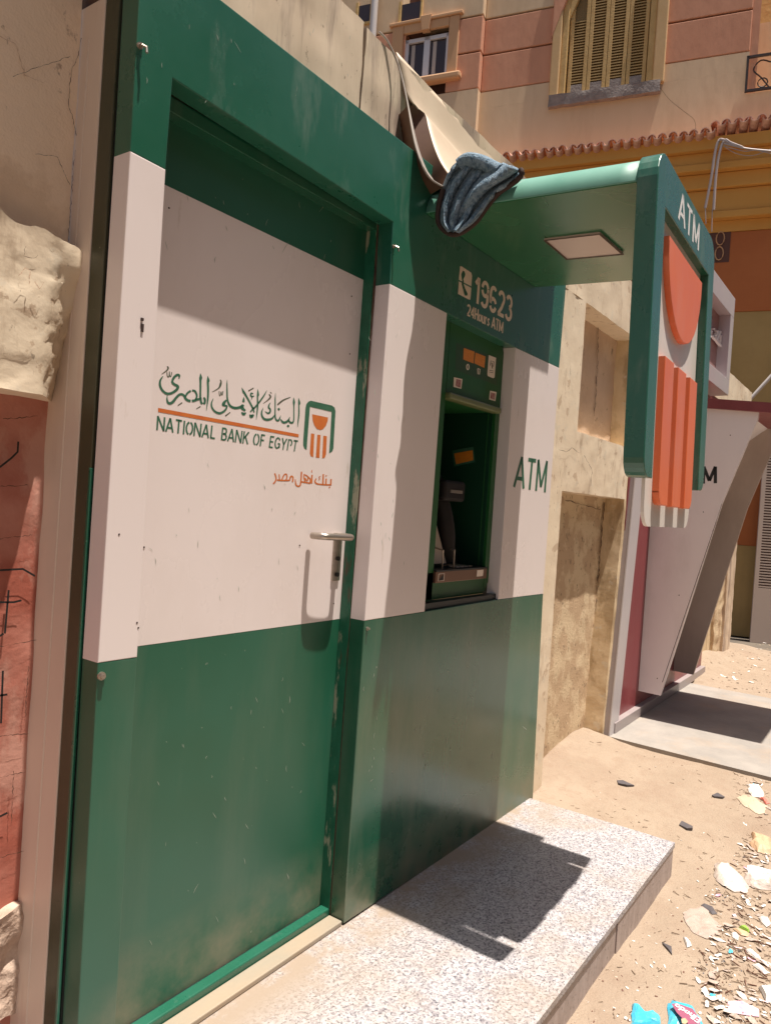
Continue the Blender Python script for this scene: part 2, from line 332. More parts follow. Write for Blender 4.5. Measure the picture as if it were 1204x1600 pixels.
layer(M['gran'], (0.065, 0.06, 0.08), 135, 0.575, 0.03, (1, 1, 1), detail=2, strength=0.9)
layer(M['gran'], (0.31, 0.24, 0.18), 2.6, 0.50, 0.16, strength=0.6, rough=0.9)
layer(M['gran'], (0.31, 0.24, 0.18), 7, 0.33, 0.22, strength=0.97, rough=0.95, yband=(-0.28, -0.04))
M['gran_side'] = mat('granite_side', (0.30, 0.24, 0.22), (0.40, 0.33, 0.31), 40, 0.5, stretch=(1, 1, .35))
layer(M['gran_side'], (0.12, 0.09, 0.08), 90, 0.60, 0.04, strength=0.8)
M['sand'] = mat('sandy_ground', (0.30, 0.226, 0.163), (0.345, 0.265, 0.195), 3, 0.95, bump=0.006, bscale=30, bump2=0.004, b2scale=120)
layer(M['sand'], (0.27, 0.19, 0.135), 2.2, 0.52, 0.14, strength=0.6)
layer(M['sand'], (0.29, 0.21, 0.15), 14, 0.52, 0.10, strength=0.5)
layer(M['sand'], (0.48, 0.40, 0.32), 130, 0.68, 0.03, strength=0.8)
layer(M['sand'], (0.15, 0.10, 0.07), 80, 0.70, 0.03, strength=0.8)
M['asphalt'] = mat('dusty_asphalt', (0.09, 0.075, 0.06), (0.15, 0.12, 0.09), 2, 0.9, bump=0.004)
M['sill'] = mat('dusty_sill', (0.36, 0.28, 0.20), (0.28, 0.26, 0.21), 5, 0.5, stretch=(.4, 1, 1), bump=0.001)
M['sheetc'] = mat('tan_hardboard', (0.50, 0.38, 0.27), (0.56, 0.44, 0.32), 3, 0.55, bump=0.0008, bscale=30)
M['sheet_shade'] = mat('shade_brown_underside', (0.10, 0.045, 0.028), (0.14, 0.07, 0.04), 6, 0.7)  # same tan sheet, its underside's shade painted in as dark brown
M['edge_grey'] = mat('grey_sheet_edge', (0.33, 0.28, 0.24), rough=0.6)
M['cloth'] = mat('blue_grey_towel', (0.08, 0.135, 0.19), (0.26, 0.34, 0.41), 85, 0.95, bump=0.006, bscale=190, lo=.35, hi=.62, spec=0.15)
layer(M['cloth'], (0.30, 0.36, 0.42), 26, 0.53, 0.12, strength=0.5)
M['hem'] = mat('brown_hem', (0.055, 0.035, 0.03), rough=0.85, spec=0.2)
M['orange'] = mat('orange_acrylic', (0.72, 0.14, 0.045), (0.76, 0.17, 0.06), 3, 0.3, 0.4)
layer(M['orange'], (0.7, 0.33, 0.24), 4, 0.5, 0.2, (1, 1, .3), strength=0.4)
M['acrylic'] = mat('milky_acrylic', (0.66, 0.60, 0.54), (0.72, 0.66, 0.60), 4, 0.35, stretch=(1, 1, .3))
M['tail'] = mat('translucent_acrylic', (0.70, 0.62, 0.52), rough=0.3, trans=0.45)
M['lampw'] = mat('lamp_diffuser', (0.66, 0.52, 0.46), rough=0.35)
M['steel'] = mat('brushed_steel', (0.50, 0.44, 0.38), (0.42, 0.36, 0.3), 40, 0.3, metallic=0.85, stretch=(.2, 1, 1))
M['lettergreen'] = mat('stencil_green', (0.03, 0.115, 0.065), (0.05, 0.15, 0.09), 30, 0.5)
M['letterbrown'] = mat('stencil_faded', (0.10, 0.09, 0.06), (0.06, 0.10, 0.06), 20, 0.5)
M['letterorange'] = mat('stencil_orange', (0.60, 0.17, 0.035), (0.55, 0.13, 0.03), 30, 0.5)
M['letterpink'] = mat('stencil_cream', (0.80, 0.62, 0.50), rough=0.5)
M['letterwhite'] = mat('letter_white', (0.78, 0.76, 0.74), rough=0.5)
M['letterblack'] = mat('letter_black', (0.015, 0.015, 0.015), rough=0.5)
M['fascia'] = mat('atm_green_fascia', (0.010, 0.085, 0.018), (0.014, 0.10, 0.024), 5, 0.35, 0.45, bump=0.0004)
M['fascia_dark'] = mat('atm_dark_green', (0.008, 0.045, 0.022), rough=0.35)
M['ledge'] = mat('olive_ledge', (0.15, 0.17, 0.07), rough=0.4)
M['decal'] = mat('olive_decal', (0.025, 0.07, 0.022), rough=0.4)
M['stick_orange'] = mat('orange_sticker', (0.70, 0.25, 0.02), (0.62, 0.19, 0.02), 60, 0.45, stretch=(.3, 1, 2))
M['stick_white'] = mat('white_sticker', (0.80, 0.68, 0.58), rough=0.5)
M['stick_red'] = mat('red_sticker_print', (0.30, 0.06, 0.06), (0.5, 0.3, 0.28), 120, 0.5)
M['bronze'] = mat('brown_metal_shelf', (0.22, 0.12, 0.08), rough=0.35, metallic=0.6)
M['glass_dark'] = mat('dark_screen', (0.01, 0.01, 0.012), rough=0.12)
M['hood'] = mat('scuffed_dark_plastic', (0.010, 0.008, 0.008), (0.02, 0.015, 0.014), 12, 0.6, 0.7, spec=0.25)
M['greyp'] = mat('grey_aluminium', (0.30, 0.25, 0.25), (0.34, 0.29, 0.28), 3, 0.35, 0.45)
M['greyl'] = mat('light_grey_aluminium', (0.46, 0.42, 0.43), (0.50, 0.46, 0.46), 3, 0.35)
M['maroon'] = mat('maroon_panel', (0.20, 0.035, 0.04), (0.24, 0.05, 0.055), 5, 0.3, 0.45, stretch=(1, 1, .4))
M['mauve'] = mat('dusty_mauve_sign', (0.34, 0.19, 0.18), rough=0.45)
M['kiosk_white'] = mat('off_white_panel', (0.82, 0.75, 0.74), (0.85, 0.78, 0.77), 2, 0.35, 0.45)
M['ksilver'] = mat('taupe_panel_edge', (0.50, 0.41, 0.35), (0.54, 0.45, 0.38), 3, 0.4)
M['paving'] = mat('grey_paving', (0.27, 0.245, 0.22), (0.34, 0.305, 0.27), 5, 0.7, bump=0.002, bscale=60)
layer(M['kiosk_white'], (0.45, 0.36, 0.33), 3, 0.50, 0.25, (1, 1, .35), strength=0.3)
layer(M['ksilver'], (0.32, 0.25, 0.2), 4, 0.50, 0.25, (1, 1, .35), strength=0.4)
layer(M['paving'], (0.37, 0.275, 0.195), 2.5, 0.5, 0.2, strength=0.6)
M['btan'] = mat('tan_house_render', (0.68, 0.48, 0.295), (0.74, 0.54, 0.345), 1.2, 0.85, bump=0.003, bscale=12, stretch=(1, 1, .3))
M['bterra'] = mat('terracotta_house_render', (0.62, 0.285, 0.165), (0.68, 0.325, 0.195), 1.5, 0.85, bump=0.003, bscale=12, stretch=(1, 1, .4))
M['byellow'] = mat('ochre_yellow_render', (0.62, 0.40, 0.15), (0.68, 0.45, 0.18), 1.5, 0.85, bump=0.006, bscale=10)
M['bochre'] = mat('ochre_cornice', (0.68, 0.33, 0.07), (0.74, 0.38, 0.09), 1.2, 0.8, stretch=(1, 1, .5))
M['bochre2'] = mat('ochre_ground_floor', (0.42, 0.275, 0.10), (0.48, 0.32, 0.125), 1.4, 0.85, bump=0.006, bscale=10)
M['borange'] = mat('burnt_orange_render', (0.47, 0.14, 0.04), (0.52, 0.165, 0.05), 1.4, 0.85, bump=0.006, bscale=10)
M['btrim'] = mat('tan_window_trim', (0.62, 0.35, 0.18), rough=0.8)
for k_, c_ in (('btan', (0.42, 0.27, 0.15)), ('bterra', (0.40, 0.18, 0.11)), ('bochre2', (0.25, 0.17, 0.08)), ('borange', (0.30, 0.10, 0.05)), ('byellow', (0.42, 0.27, 0.12))):
    layer(M[k_], c_, 2.6, 0.50, 0.25, (1, 1, .22), strength=0.35); layer(M[k_], c_, 30, 0.68, 0.04, strength=0.5)
M['groove'] = mat('dark_groove', (0.12, 0.05, 0.03), rough=0.9)
M['shutter'] = mat('mustard_shutter', (0.54, 0.33, 0.11), (0.62, 0.40, 0.15), 10, 0.6, bump=0.001)
M['shutter_slat'] = mat('mustard_shutter_slat', (0.46, 0.29, 0.10), rough=0.6)
M['surr'] = mat('ochre_surround', (0.60, 0.38, 0.17), (0.66, 0.43, 0.21), 5, 0.8)
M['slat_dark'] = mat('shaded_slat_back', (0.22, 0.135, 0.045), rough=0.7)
M['stone_sill'] = mat('grey_stone_sill', (0.22, 0.175, 0.155), (0.32, 0.265, 0.235), 14, 0.8, bump=0.006, bscale=30)
M['pvc'] = mat('white_pvc', (0.68, 0.66, 0.68), rough=0.4)
M['pane'] = mat('dark_window_glass', (0.05, 0.035, 0.035), rough=0.08)
M['tile'] = mat('clay_roof_tile', (0.40, 0.15, 0.10), (0.78, 0.48, 0.36), 8, 0.8, bump=0.004, bscale=30)
M['iron'] = mat('dark_wrought_iron', (0.035, 0.018, 0.013), rough=0.6)
M['grille'] = mat('brown_grille', (0.12, 0.045, 0.025), rough=0.6)
M['cable'] = mat('pale_cable', (0.45, 0.38, 0.36), rough=0.5)
M['pipe'] = mat('white_pipe', (0.60, 0.55, 0.52), rough=0.4)
M['louvre'] = mat('pale_louvre_door', (0.50, 0.40, 0.34), rough=0.5)
M['bag'] = mat('dusty_white_plastic', (0.66, 0.58, 0.53), (0.54, 0.45, 0.39), 7, 0.35, bump=0.003, bscale=45, bump2=0.012, b2scale=16, spec=0.4)
M['paper'] = mat('white_paper', (0.74, 0.71, 0.68), (0.60, 0.54, 0.48), 12, 0.7, bump=0.001)
M['dustgrey'] = mat('dusty_grey_film', (0.36, 0.28, 0.235), (0.46, 0.36, 0.30), 18, 0.5, bump=0.004, bscale=40)
M['dark'] = mat('dark_rubber', (0.075, 0.065, 0.07), (0.10, 0.085, 0.085), 20, 0.7)
M['cyan'] = mat('cyan_wrapper', (0.04, 0.42, 0.62), (0.10, 0.50, 0.66), 12, 0.35, bump=0.004, bscale=30)
M['plum'] = mat('plum_wrapper_print', (0.32, 0.10, 0.16), rough=0.35)
M['pink'] = mat('pink_print', (0.72, 0.30, 0.42), (0.80, 0.66, 0.68), 22, 0.45)
M['straw'] = mat('dry_straw', (0.24, 0.17, 0.12), (0.38, 0.29, 0.21), 30, 0.9)
M['penblue'] = mat('blue_plastic', (0.03, 0.07, 0.35), rough=0.35)
M['leafgreen'] = mat('green_scrap', (0.25, 0.42, 0.06), rough=0.6)
M['peach'] = mat('peach_scrap', (0.55, 0.36, 0.22), rough=0.6)
M['redscrap'] = mat('red_scrap', (0.65, 0.18, 0.14), rough=0.5)

# ------------------------------------------------------------------ ground
ZG = -0.135
def gz(x, y):
    q = Vector((x * 1.7, y * 1.7, 0.3)); z = ZG + 0.012 * noise.noise(q) + 0.006 * noise.noise(q * 4) + 0.003 * noise.noise(q * 13)
    t = min(1, max(0, (x - 1.5) / 1.1)); z += 0.072 * t * t * (3 - 2 * t)
    z += 0.03 * math.exp(-((y - 0.27) / 0.13) ** 2) * math.exp(-((x - 2.55) / 0.3) ** 2)      # sand heaped at the wall
    z += 0.03 * math.exp(-((y - 0.2) / 0.25) ** 2) * (1 if x > 1.4 else 0)
    z += 0.10 * math.exp(-((y - 0.22) / 0.18) ** 2) * math.exp(-((x - 6.0) / 0.45) ** 2)
    if x > 2.74 and x < 5.0 and y > -2.3: z = min(z, -0.070 if x < 4.8 else -0.06)
    return z
bm = BM(); x0, x1, y0, y1, st = -0.6, 7.6, -2.2, 0.6, 0.02
nx, ny = int((x1 - x0) / st), int((y1 - y0) / st); g = [[bm.verts.new((x0 + i * st, y0 + j * st, gz(x0 + i * st, y0 + j * st))) for j in range(ny + 1)] for i in range(nx + 1)]
for i in range(nx):
    for j in range(ny): bm.faces.new((g[i][j], g[i + 1][j], g[i + 1][j + 1], g[i][j + 1]))
for v in bm.verts:                            # ease the border down under the wide sheet
    e = min(v.co.x - x0, x1 - v.co.x, v.co.y - y0, y1 - v.co.y)
    if e < 0.1: v.co.z = ZG - 0.02 + (v.co.z - ZG + 0.02) * e / 0.1
o = obj('ground', bm, M['sand'], smooth=True); o['kind'] = 'structure'
bm = BM(); box(bm, -6, -0.55, -2.6, .5, ZG - .05, ZG - .012); o = obj('pavement', bm, M['sand']); o['kind'] = 'structure'
bm = BM(); a = 400
f = bm.faces.new([bm.verts.new(p) for p in ((-a, -a, ZG - 0.016), (a, -a, ZG - 0.016), (a, a, ZG - 0.016), (-a, a, ZG - 0.016))])
bmesh.ops.subdivide_edges(bm, edges=bm.edges, cuts=4, use_grid_fill=True)
o = obj('street', bm, M['asphalt']); o['kind'] = 'structure'

# ------------------------------------------------------------------ boundary wall
YW, YN = 0.12, 0.25
wall = thing('boundary_wall', 'long weathered cream plastered wall with recessed niches behind the green cash machine cabinet', 'wall', (1.0, 0.2, ZG))
ZT = 2.80
bm = BM()                                     # strip above the cabinet, up to the top
rough_box(bm, -0.86, -0.05, YW, 0.36, 2.30, ZT, 0.03, 0.004, 8, 1.0); finish(bm); obj('upper_panel', bm, M['streaked'], wall, smooth=True)
bm = BM(); rough_box(bm, -0.035, 1.62, YW + 0.003, 0.36, 2.30, ZT - 0.01, 0.03, 0.004, 8, 4.0); finish(bm); obj('upper_panel', bm, M['streaked'], wall, smooth=True)
bm = BM(); box(bm, -0.06, -0.03, YW + 0.02, 0.36, 2.30, ZT - 0.02); obj('joint', bm, M['rust'], wall)
bm = BM(); rough_box(bm, 1.30, 1.80, YW, 0.36, -0.2, 2.45, 0.025, 0.0014, 10, 2.0, sides='frt'); finish(bm); obj('pier', bm, M['plaster'], wall, smooth=True)
bm = BM(); rough_box(bm, 1.80, 1.955, YW + 0.001, 0.36, 1.44, 2.45, 0.025, 0.0014, 10, 2.5, sides='frb'); finish(bm); obj('pier', bm, M['plaster'], wall, smooth=True)
bm = BM(); rough_box(bm, 1.955, 2.86, YW + 0.002, 0.36, 1.44, 1.765, 0.02, 0.0025, 12, 3.0, sides='ftb'); finish(bm); obj('rail_band', bm, M['plaster'], wall, smooth=True)
bm = BM(); rough_box(bm, 1.62, 6.9, YW, 0.36, 2.45, ZT - 0.04, 0.05, 0.005, 8, 5.0, sides='ftb'); finish(bm); obj('upper_panel', bm, M['plaster'], wall, smooth=True)
bm = BM(); rough_box(bm, 1.62, 2.9, YN + 0.12, YN + 0.2, 1.6, 2.6, 0.05, 0.004, 8, 5.0, sides='f'); obj('backing', bm, M['niche'], wall, smooth=True)
bm = BM(); rough_box(bm, 1.95, 2.87, YN, 0.36, 1.7, 2.5, 0.03, 0.004, 8, 6.0, sides='f'); obj('niche_back', bm, M['niche'], wall, smooth=True)
bm = BM(); rough_box(bm, 1.70, 2.87, YN, 0.36, -0.2, 1.5, 0.03, 0.004, 8, 7.0, sides='f'); obj('niche_back', bm, M['niche_low'], wall, smooth=True)
bm = BM(); rough_box(bm, 2.86, 3.6, YW + 0.01, 0.36, -0.2, 2.45, 0.02, 0.003, 9, 8.0, sides='fl'); finish(bm)
for v in bm.verts:
    if v.co.x < 2.95 and v.co.z < 1.45: v.co.x -= .115 * (1.45 - v.co.z) / 1.5
obj('pier', bm, M['ochre_reveal'], wall, smooth=True)
bm = BM(); rough_box(bm, 3.6, 6.25, YN - 0.02, 0.40, -0.2, 2.45, 0.05, 0.006, 9, 9.0, sides='fl'); finish(bm); obj('far_panel', bm, M['ochre_reveal'], wall, smooth=True)
# left bay: niche, lumpy band, red recess
bm = BM(); rough_box(bm, -2.6, -0.931, 0.195, 0.40, 1.6, 3.4, 0.03, 0.003, 7, 11.0, sides='f'); obj('niche_back', bm, M['niche_left'], wall, smooth=True)
bm = BM(); box(bm, -3.2, -0.84, -.10, .40, 2.98, 3.4, .01); obj('shade_overhang', bm, M['plaster'], wall)  # unseen overhang, added to keep the sun off the left niche
bm = BM(); rough_box(bm, -2.6, -0.926, 0.140, 0.40, 1.495, 1.83, 0.010, 0.0022, 14, 12.0, sides='frtb'); finish(bm)
for v in bm.verts:                            # sloping broken top edge, undercut lower right corner, chipped right edge
    if v.co.z > 1.74: v.co.z += 0.10 * (-0.945 - v.co.x) - 0.012 + 0.010 * noise.noise(v.co * 16) + 0.008 * noise.noise(v.co * 60)
    if v.co.x > -1.0 and v.co.y < 0.3:
        t = min(1, max(0, (1.78 - v.co.z) / .28)); v.co.y += (v.co.x + 1.0) * 1.2 * t + .004 * noise.noise(v.co * 60); v.co.x += .005 * noise.noise(v.co * 55)
    v.co.y += (0.0025 if noise.noise(v.co * 17) > .26 else 0)
obj('rail_band', bm, M['plaster'], wall, smooth=True)
bm = BM(); rough_box(bm, -2.6, -0.90, 0.238, 0.40, -0.2, 1.52, 0.016, 0.0045, 7, 13.0, sides='f'); obj('red_panel', bm, M['red_paint'], wall, smooth=True)
f = lambda u, v: on(u, v, 1, 0.225)
bm = BM()
for p in ([(0, 891), (36, 889), (55, 900)], [(0, 941), (22, 941), (34, 938)], [(14, 922), (8, 990)], [(0, 994), (6, 990)], [(0, 1087), (12, 1085)], [(5, 1048), (2, 1130)], [(0, 1276), (12, 1270)], [(29, 690), (28, 706), (18, 716), (0, 730)]):
    stroke(bm, f, p, 3.2, 1)
objs('black_mark', face_front(bm), M['letterblack'], wall)
bm = BM(); rough_box(bm, -1.3, -0.905, 0.215, 0.26, 0.12, 0.36, 0.012, 0.02, 12, 14.0, sides='frtb'); finish(bm)
obj('broken_plaster', bm, M['broken_plaster'], wall, smooth=True)
def crack(pts, y, w=1.0, m='rust'):
    bm = BM(); P_ = []
    for (a, b), (c, d) in zip(pts, pts[1:]):
        n_ = max(2, int(math.hypot(c - a, d - b) / 4))
        for k in range(n_): P_.append((a + (c - a) * k / n_ + rnd.uniform(-1.1, 1.1), b + (d - b) * k / n_ + rnd.uniform(-1, 1), w * rnd.uniform(.15, 1.1)))
    P_.append((*pts[-1], .3)); stroke(bm, lambda u, v: on(u, v, 1, y), P_, w, 1); bm.normal_update(); obj('crack', face_front(bm), M[m], wall)
crack([(128, 60), (122, 90), (112, 110), (107, 160), (118, 200), (121, 225), (115, 260), (110, 330), (106, 380)], .1905)
crack([(20, 120), (60, 105), (110, 88)], .1905, 1.0); crack([(0, 55), (25, 70), (40, 118), (70, 130)], .1905, 1.6, 'niche'); crack([(55, 240), (90, 245), (110, 290)], .1905, .9)
crack([(943, 785), (930, 960), (918, 1130)], .243, 1.6); crack([(935, 492), (932, 590), (928, 650)], .243, 1.0); crack([(912, 712), (925, 735), (922, 760)], .112, .7); crack([(882, 781), (915, 790), (938, 797)], .243, 1.4)
crack([(872, 702), (884, 706), (893, 700), (905, 708)], .112, .7); crack([(40, 385), (38, 400), (52, 404), (60, 398)], .128, .9); crack([(30, 430), (40, 418), (48, 424), (46, 445)], .128, 2.2, 'niche'); crack([(55, 440), (62, 452), (70, 440)], .128, 2.2, 'niche')
for q in ([(5, 655), (60, 650)], [(0, 760), (45, 758)], [(0, 842), (52, 836)], [(0, 1010), (58, 1000)], [(0, 1150), (45, 1146)], [(0, 1215), (40, 1206)], [(0, 1340), (38, 1330)], [(45, 1040), (40, 1120)], [(22, 1205), (18, 1290)]): crack(q, .226, 1.3, 'rust')
# far end pier beyond the second machine
bm = BM(); rough_box(bm, 6.25, 6.62, 0.20, 0.45, -0.2, 2.45, 0.03, 0.012, 9, 15.0, sides='flr'); finish(bm); obj('pier', bm, M['niche_low'], wall, smooth=True)
bm = BM(); rough_box(bm, 6.62, 7.02, 0.175, 0.45, -0.2, 2.55, 0.04, 0.006, 9, 16.0, sides='flrt'); finish(bm); obj('end_pier', bm, M['streaked'], wall, smooth=True)

# ------------------------------------------------------------------ green cabinet of the first cash machine
cab = thing('cash_machine_cabinet', 'green and white bank cash machine cabinet with steel door, lettering and projecting canopy', 'cash machine', (0.2, 0.1, 0.0))
P = {k: oy(*v) for k, v in dict(A1=(204, 236), A2=(153.5, 1036), B0=(270, 122), B1=(259, 265), B2=(214.5, 1027), C0=(614, 347), C1=(609, 443.5), C2=(569.5, 970), C3=(537, 1443),
     D1=(698, 489), D2=(663, 955.5), E1=(805, 543), E2=(778, 936.5), G1=(873, 575), G2=(848, 928), G3=(832, 1248)).items()}
P['A0'] = (oy(217, 0)[0], 2.436); P['A3'] = (oy(123, 1600)[0], 0.0); P['B3'] = (oy(181, 1600)[0], 0.0); P['G0'] = (oy(884, 448)[0], 2.436); P['F0'] = (P['E1'][0], P['E1'][1])
TH = 0.055
def panel(name, keys, m, y0=0.0, y1=TH, bev=0.0022):
    bm = BM(); prism(bm, [P[k] if isinstance(k, str) else k for k in keys], y0, y1, bev); bmesh.ops.triangulate(bm, faces=[f for f in bm.faces if len(f.verts) > 4]); return obj(name, bm, m, cab)
panel('header_panel', ['A0', 'A1', 'B1', 'B0', 'C0', 'C1', 'D1', 'E1', 'G1', 'G0'], M['green_head'])
panel('post_panel', ['A1', 'A2', 'B2', 'B1'], M['white'], -0.0005)
panel('post_panel', ['A2', 'A3', 'B3', 'B2'], M['green_door'])
panel('pillar_panel', ['C1', 'C2', 'D2', 'D1'], M['white'], -0.0005)
panel('side_panel', ['E1', 'E2', 'G2', 'G1'], M['white'], -0.0005)
panel('lower_panel', ['C2', 'C3', 'G3', 'G2', 'E2', 'D2'], M['green'])
XL, XR = -0.925, 1.38
# sides and steel frame behind the panels
bm = BM(); box(bm, XL + 0.004, XL + 0.06, TH, 0.063, 0.0, 2.43); box(bm, XR - 0.06, XR - 0.004, TH, 0.063, 0, 2.43); objs('shadow_gap', bm, M['black'], cab)
bm = BM(); box(bm, XL - 0.002, XL + 0.06, 0.063, 0.112, 0.0, 2.50, 0.002); obj('side_frame', bm, M['olive'], cab)
bm = BM(); box(bm, XL - 0.004, XL + 0.003, 0.060, 0.068, 0.0, 1.35, 0.001); obj('seal_strip', bm, M['green_head'], cab)
bm = BM(); box(bm, XL - 0.004, XL + 0.06, 0.112, 0.25, 0.0, 2.355, 0.002); tube(bm, [(XL - 0.004, 0.175, 0), (XL - 0.004, 0.165, 2.28)], 0.002, 6)
obj('angle_strip', bm, M['beige_strip'], cab)
bm = BM(); box(bm, XL, XL + 0.05, 0.112, 0.30, 2.357, 2.60, 0.002); obj('side_frame', bm, M['rust'], cab)
bm = BM(); box(bm, XL + 0.06, XR - 0.01, 0.066, 0.12, 2.20, 2.425); box(bm, 0.004, 0.34, 0.066, 0.12, 0, 2.2); box(bm, 1.0, XR - 0.01, 0.066, 0.12, 0, 2.2); box(bm, 0.34, 1.0, 0.066, 0.12, 0, 0.9)
obj('carcass', bm, M['olive'], cab)
# door frame
xp = P['C3'][0]
bm = BM()
xt, xb = P['C0'][0], P['C3'][0]
hexa(bm, [(xb - .004, .059, 0), (xb + .02, .059, 0), (xb + .02, .125, 0), (xb - .004, .125, 0), (xt - .004, .059, 2.2), (xt + .02, .059, 2.2), (xt + .02, .125, 2.2), (xt - .004, .125, 2.2)])
obj('door_frame', bm, M['worn_green'], cab)
bm = BM(); hexa(bm, [(xb - .001, .0545, 0), (xb + .02, .0545, 0), (xb + .02, .0595, 0), (xb - .001, .0595, 0), (xt - .001, .0545, 2.2), (xt + .02, .0545, 2.2), (xt + .02, .0595, 2.2), (xt - .001, .0595, 2.2)])
obj('rusty_joint', bm, M['rust'], cab)
bm = BM(); box(bm, XL + 0.06, 0.02, 0.060, 0.125, 2.165, 2.199, 0.002); obj('door_frame', bm, M['green'], cab)
bm = BM(); box(bm, XL + 0.06, xb - 0.003, 0.058, 0.092, 0.0, 0.035, 0.004); obj('bottom_rail', bm, M['green_head'], cab)
bm = BM(); box(bm, XL + 0.004, xb - 0.004, 0.004, 0.056, 0.001, 0.016, 0.003); obj('door_sill', bm, M['sill'], cab)
# door leaf
DY = 0.097
door = None
def dp(u, v): return oy(u, v, DY)
zt2, zt1 = dp(257, 288), dp(567, 437); zb1, zb2 = dp(215, 1010), dp(532, 967)
xr = 0.010
def zl(a, b, x): return a[1] + (b[1] - a[1]) * (x - a[0]) / (b[0] - a[0])
xl = -0.84
bm = BM(); prism(bm, [(xl, zl(zt2, zt1, xl)), (xl, zl(zb1, zb2, xl)), (xr, zl(zb1, zb2, xr)), (xr, zl(zt2, zt1, xr))], DY, DY + 0.03, 0.0008)
door = obj('door', bm, M['white'], cab)
bm = BM(); prism(bm, [(xl, 2.19), (xl, zl(zt2, zt1, xl)), (xr, zl(zt2, zt1, xr)), (xr, 2.19)], DY + 0.0004, DY + 0.03)
prism(bm, [(xl, zl(zb1, zb2, xl)), (xl, 0.03), (xr, 0.03), (xr, zl(zb1, zb2, xr))], DY + 0.0004, DY + 0.03)
objs('door_panel', bm, M['green_door'], door, origin=None)
LY = DY - 0.0004
pd = lambda u, v: on(u, v, 1, LY)
def letters(name, parent, m, build, d=Vector((0, -1, 0))):
    bm = BM(); build(bm); bm.normal_update(); face_front(bm, d); return (objs if name in ('vowel_mark', 'pictogram', 'logo_bowl_and_columns') else obj)(name, bm, m, parent)
Ac, Bc, Cc, Dc = crop(240, 560, 10.033, pd), crop(325, 570, 13.378, pd), crop(390, 590, 13.378, pd), crop(420, 620, 10.664, pd)
def script_green(bm):
    s = lambda f, p, w=20: stroke(bm, f, p, w, 4)
    s(Ac, [(400, 318, 14), (405, 268, 32), (370, 258, 36), (320, 300, 36), (295, 365, 36), (325, 405, 40), (375, 432, 42), (380, 465, 42), (340, 510, 40), (270, 548, 38), (200, 548, 38), (140, 500, 36), (105, 430, 36), (105, 350, 30), (147, 280, 12)])
    s(Ac, [(218, 572, 8), (212, 640, 24), (228, 692, 36), (265, 705, 42), (310, 675, 42), (350, 622, 38), (400, 572, 36), (445, 562, 36), (490, 592, 36)])
    s(Ac, [(485, 600, 34), (515, 642, 40), (550, 662, 40), (583, 666, 40)]); s(Ac, [(602, 668, 40), (650, 658, 38), (700, 640, 34), (745, 636, 30)])
    s(Ac, [(498, 612, 24), (528, 548, 30), (585, 506, 30)]); s(Ac, [(605, 502, 30), (645, 510, 32), (672, 552, 30), (678, 600, 28), (655, 650, 26)])
    s(Ac, [(735, 235, 4), (740, 300, 46), (736, 345, 34), (736, 450, 30), (733, 600, 30), (733, 640, 30)]); s(Ac, [(738, 610, 30), (745, 680, 34), (764, 715, 36)]); s(Ac, [(785, 715, 36), (803, 690, 36), (805, 640, 34), (785, 612, 28)])
    s(Ac, [(850, 275, 4), (857, 345, 46), (852, 380, 34), (856, 500, 32), (850, 650, 26), (828, 820, 6)])
    s(Bc, [(402, 310, 4), (398, 400, 22), (400, 550, 30), (405, 700, 34), (430, 800, 42), (480, 870, 48), (570, 903, 54), (660, 890, 54), (720, 860, 60)])
    s(Bc, [(385, 735, 30), (340, 790, 60), (318, 835, 56), (360, 852, 40), (398, 868, 34), (362, 945, 40), (290, 1000, 46), (220, 1010, 48), (140, 970, 42), (85, 890, 36), (75, 800, 30), (115, 700, 8)])
    s(Bc, [(750, 670, 4), (745, 735, 46), (742, 778, 50)]); s(Bc, [(735, 830, 50), (715, 900, 70), (780, 960, 40)]); s(Bc, [(700, 990, 18), (745, 1030, 66), (795, 1000, 18)])
    s(Bc, [(706, 475, 4), (742, 560, 46), (775, 610, 42), (850, 740, 36), (935, 900, 36), (965, 995, 28)])
    s(Bc, [(960, 895, 34), (885, 985, 26)]); s(Bc, [(872, 1040, 22), (905, 1080, 74), (955, 1040, 30)]); s(Bc, [(945, 605, 18), (905, 592, 30), (895, 640, 34), (925, 662, 30), (965, 650, 14)]); s(Bc, [(925, 660, 26), (905, 740, 4)])
    s(Bc, [(1038, 505, 4), (1046, 620, 46), (1036, 680, 30), (1038, 850, 34), (1026, 1000, 26), (1008, 1155, 6)])
    s(Cc, [(85, 650, 34), (185, 535, 34), (300, 375, 26), (360, 265, 6)])
    s(Cc, [(530, 770, 16), (470, 852, 38), (380, 880, 52), (300, 860, 46), (255, 785, 36), (255, 710, 30), (287, 628, 6)])
    s(Cc, [(437, 520, 6), (405, 575, 28), (400, 625, 36), (430, 660, 34), (425, 720, 38), (380, 745, 32), (320, 700, 6)])
    s(Cc, [(540, 318, 4), (535, 450, 24), (535, 600, 24), (535, 820, 30), (570, 895, 38), (612, 885, 38), (652, 790, 6)])
    s(Cc, [(648, 870, 20), (700, 935, 46), (760, 930, 46), (810, 890, 40), (842, 820, 6)]); s(Cc, [(808, 880, 24), (850, 938, 42), (900, 938, 38), (920, 890, 26), (925, 800, 24), (925, 600, 24), (926, 510, 46), (918, 415, 4)])
    s(Cc, [(1022, 425, 4), (1037, 530, 48), (1030, 585, 26), (1030, 750, 30), (1015, 900, 26), (1002, 1035, 6)])
    for cx, cy in ((610, 660), (805, 1012)): patch(bm, Cc, [(cx + 30, cy - 4), (cx + 4, cy + 32), (cx - 30, cy + 2), (cx - 4, cy - 32)])
letters('script_lettering', door, M['lettergreen'], script_green)
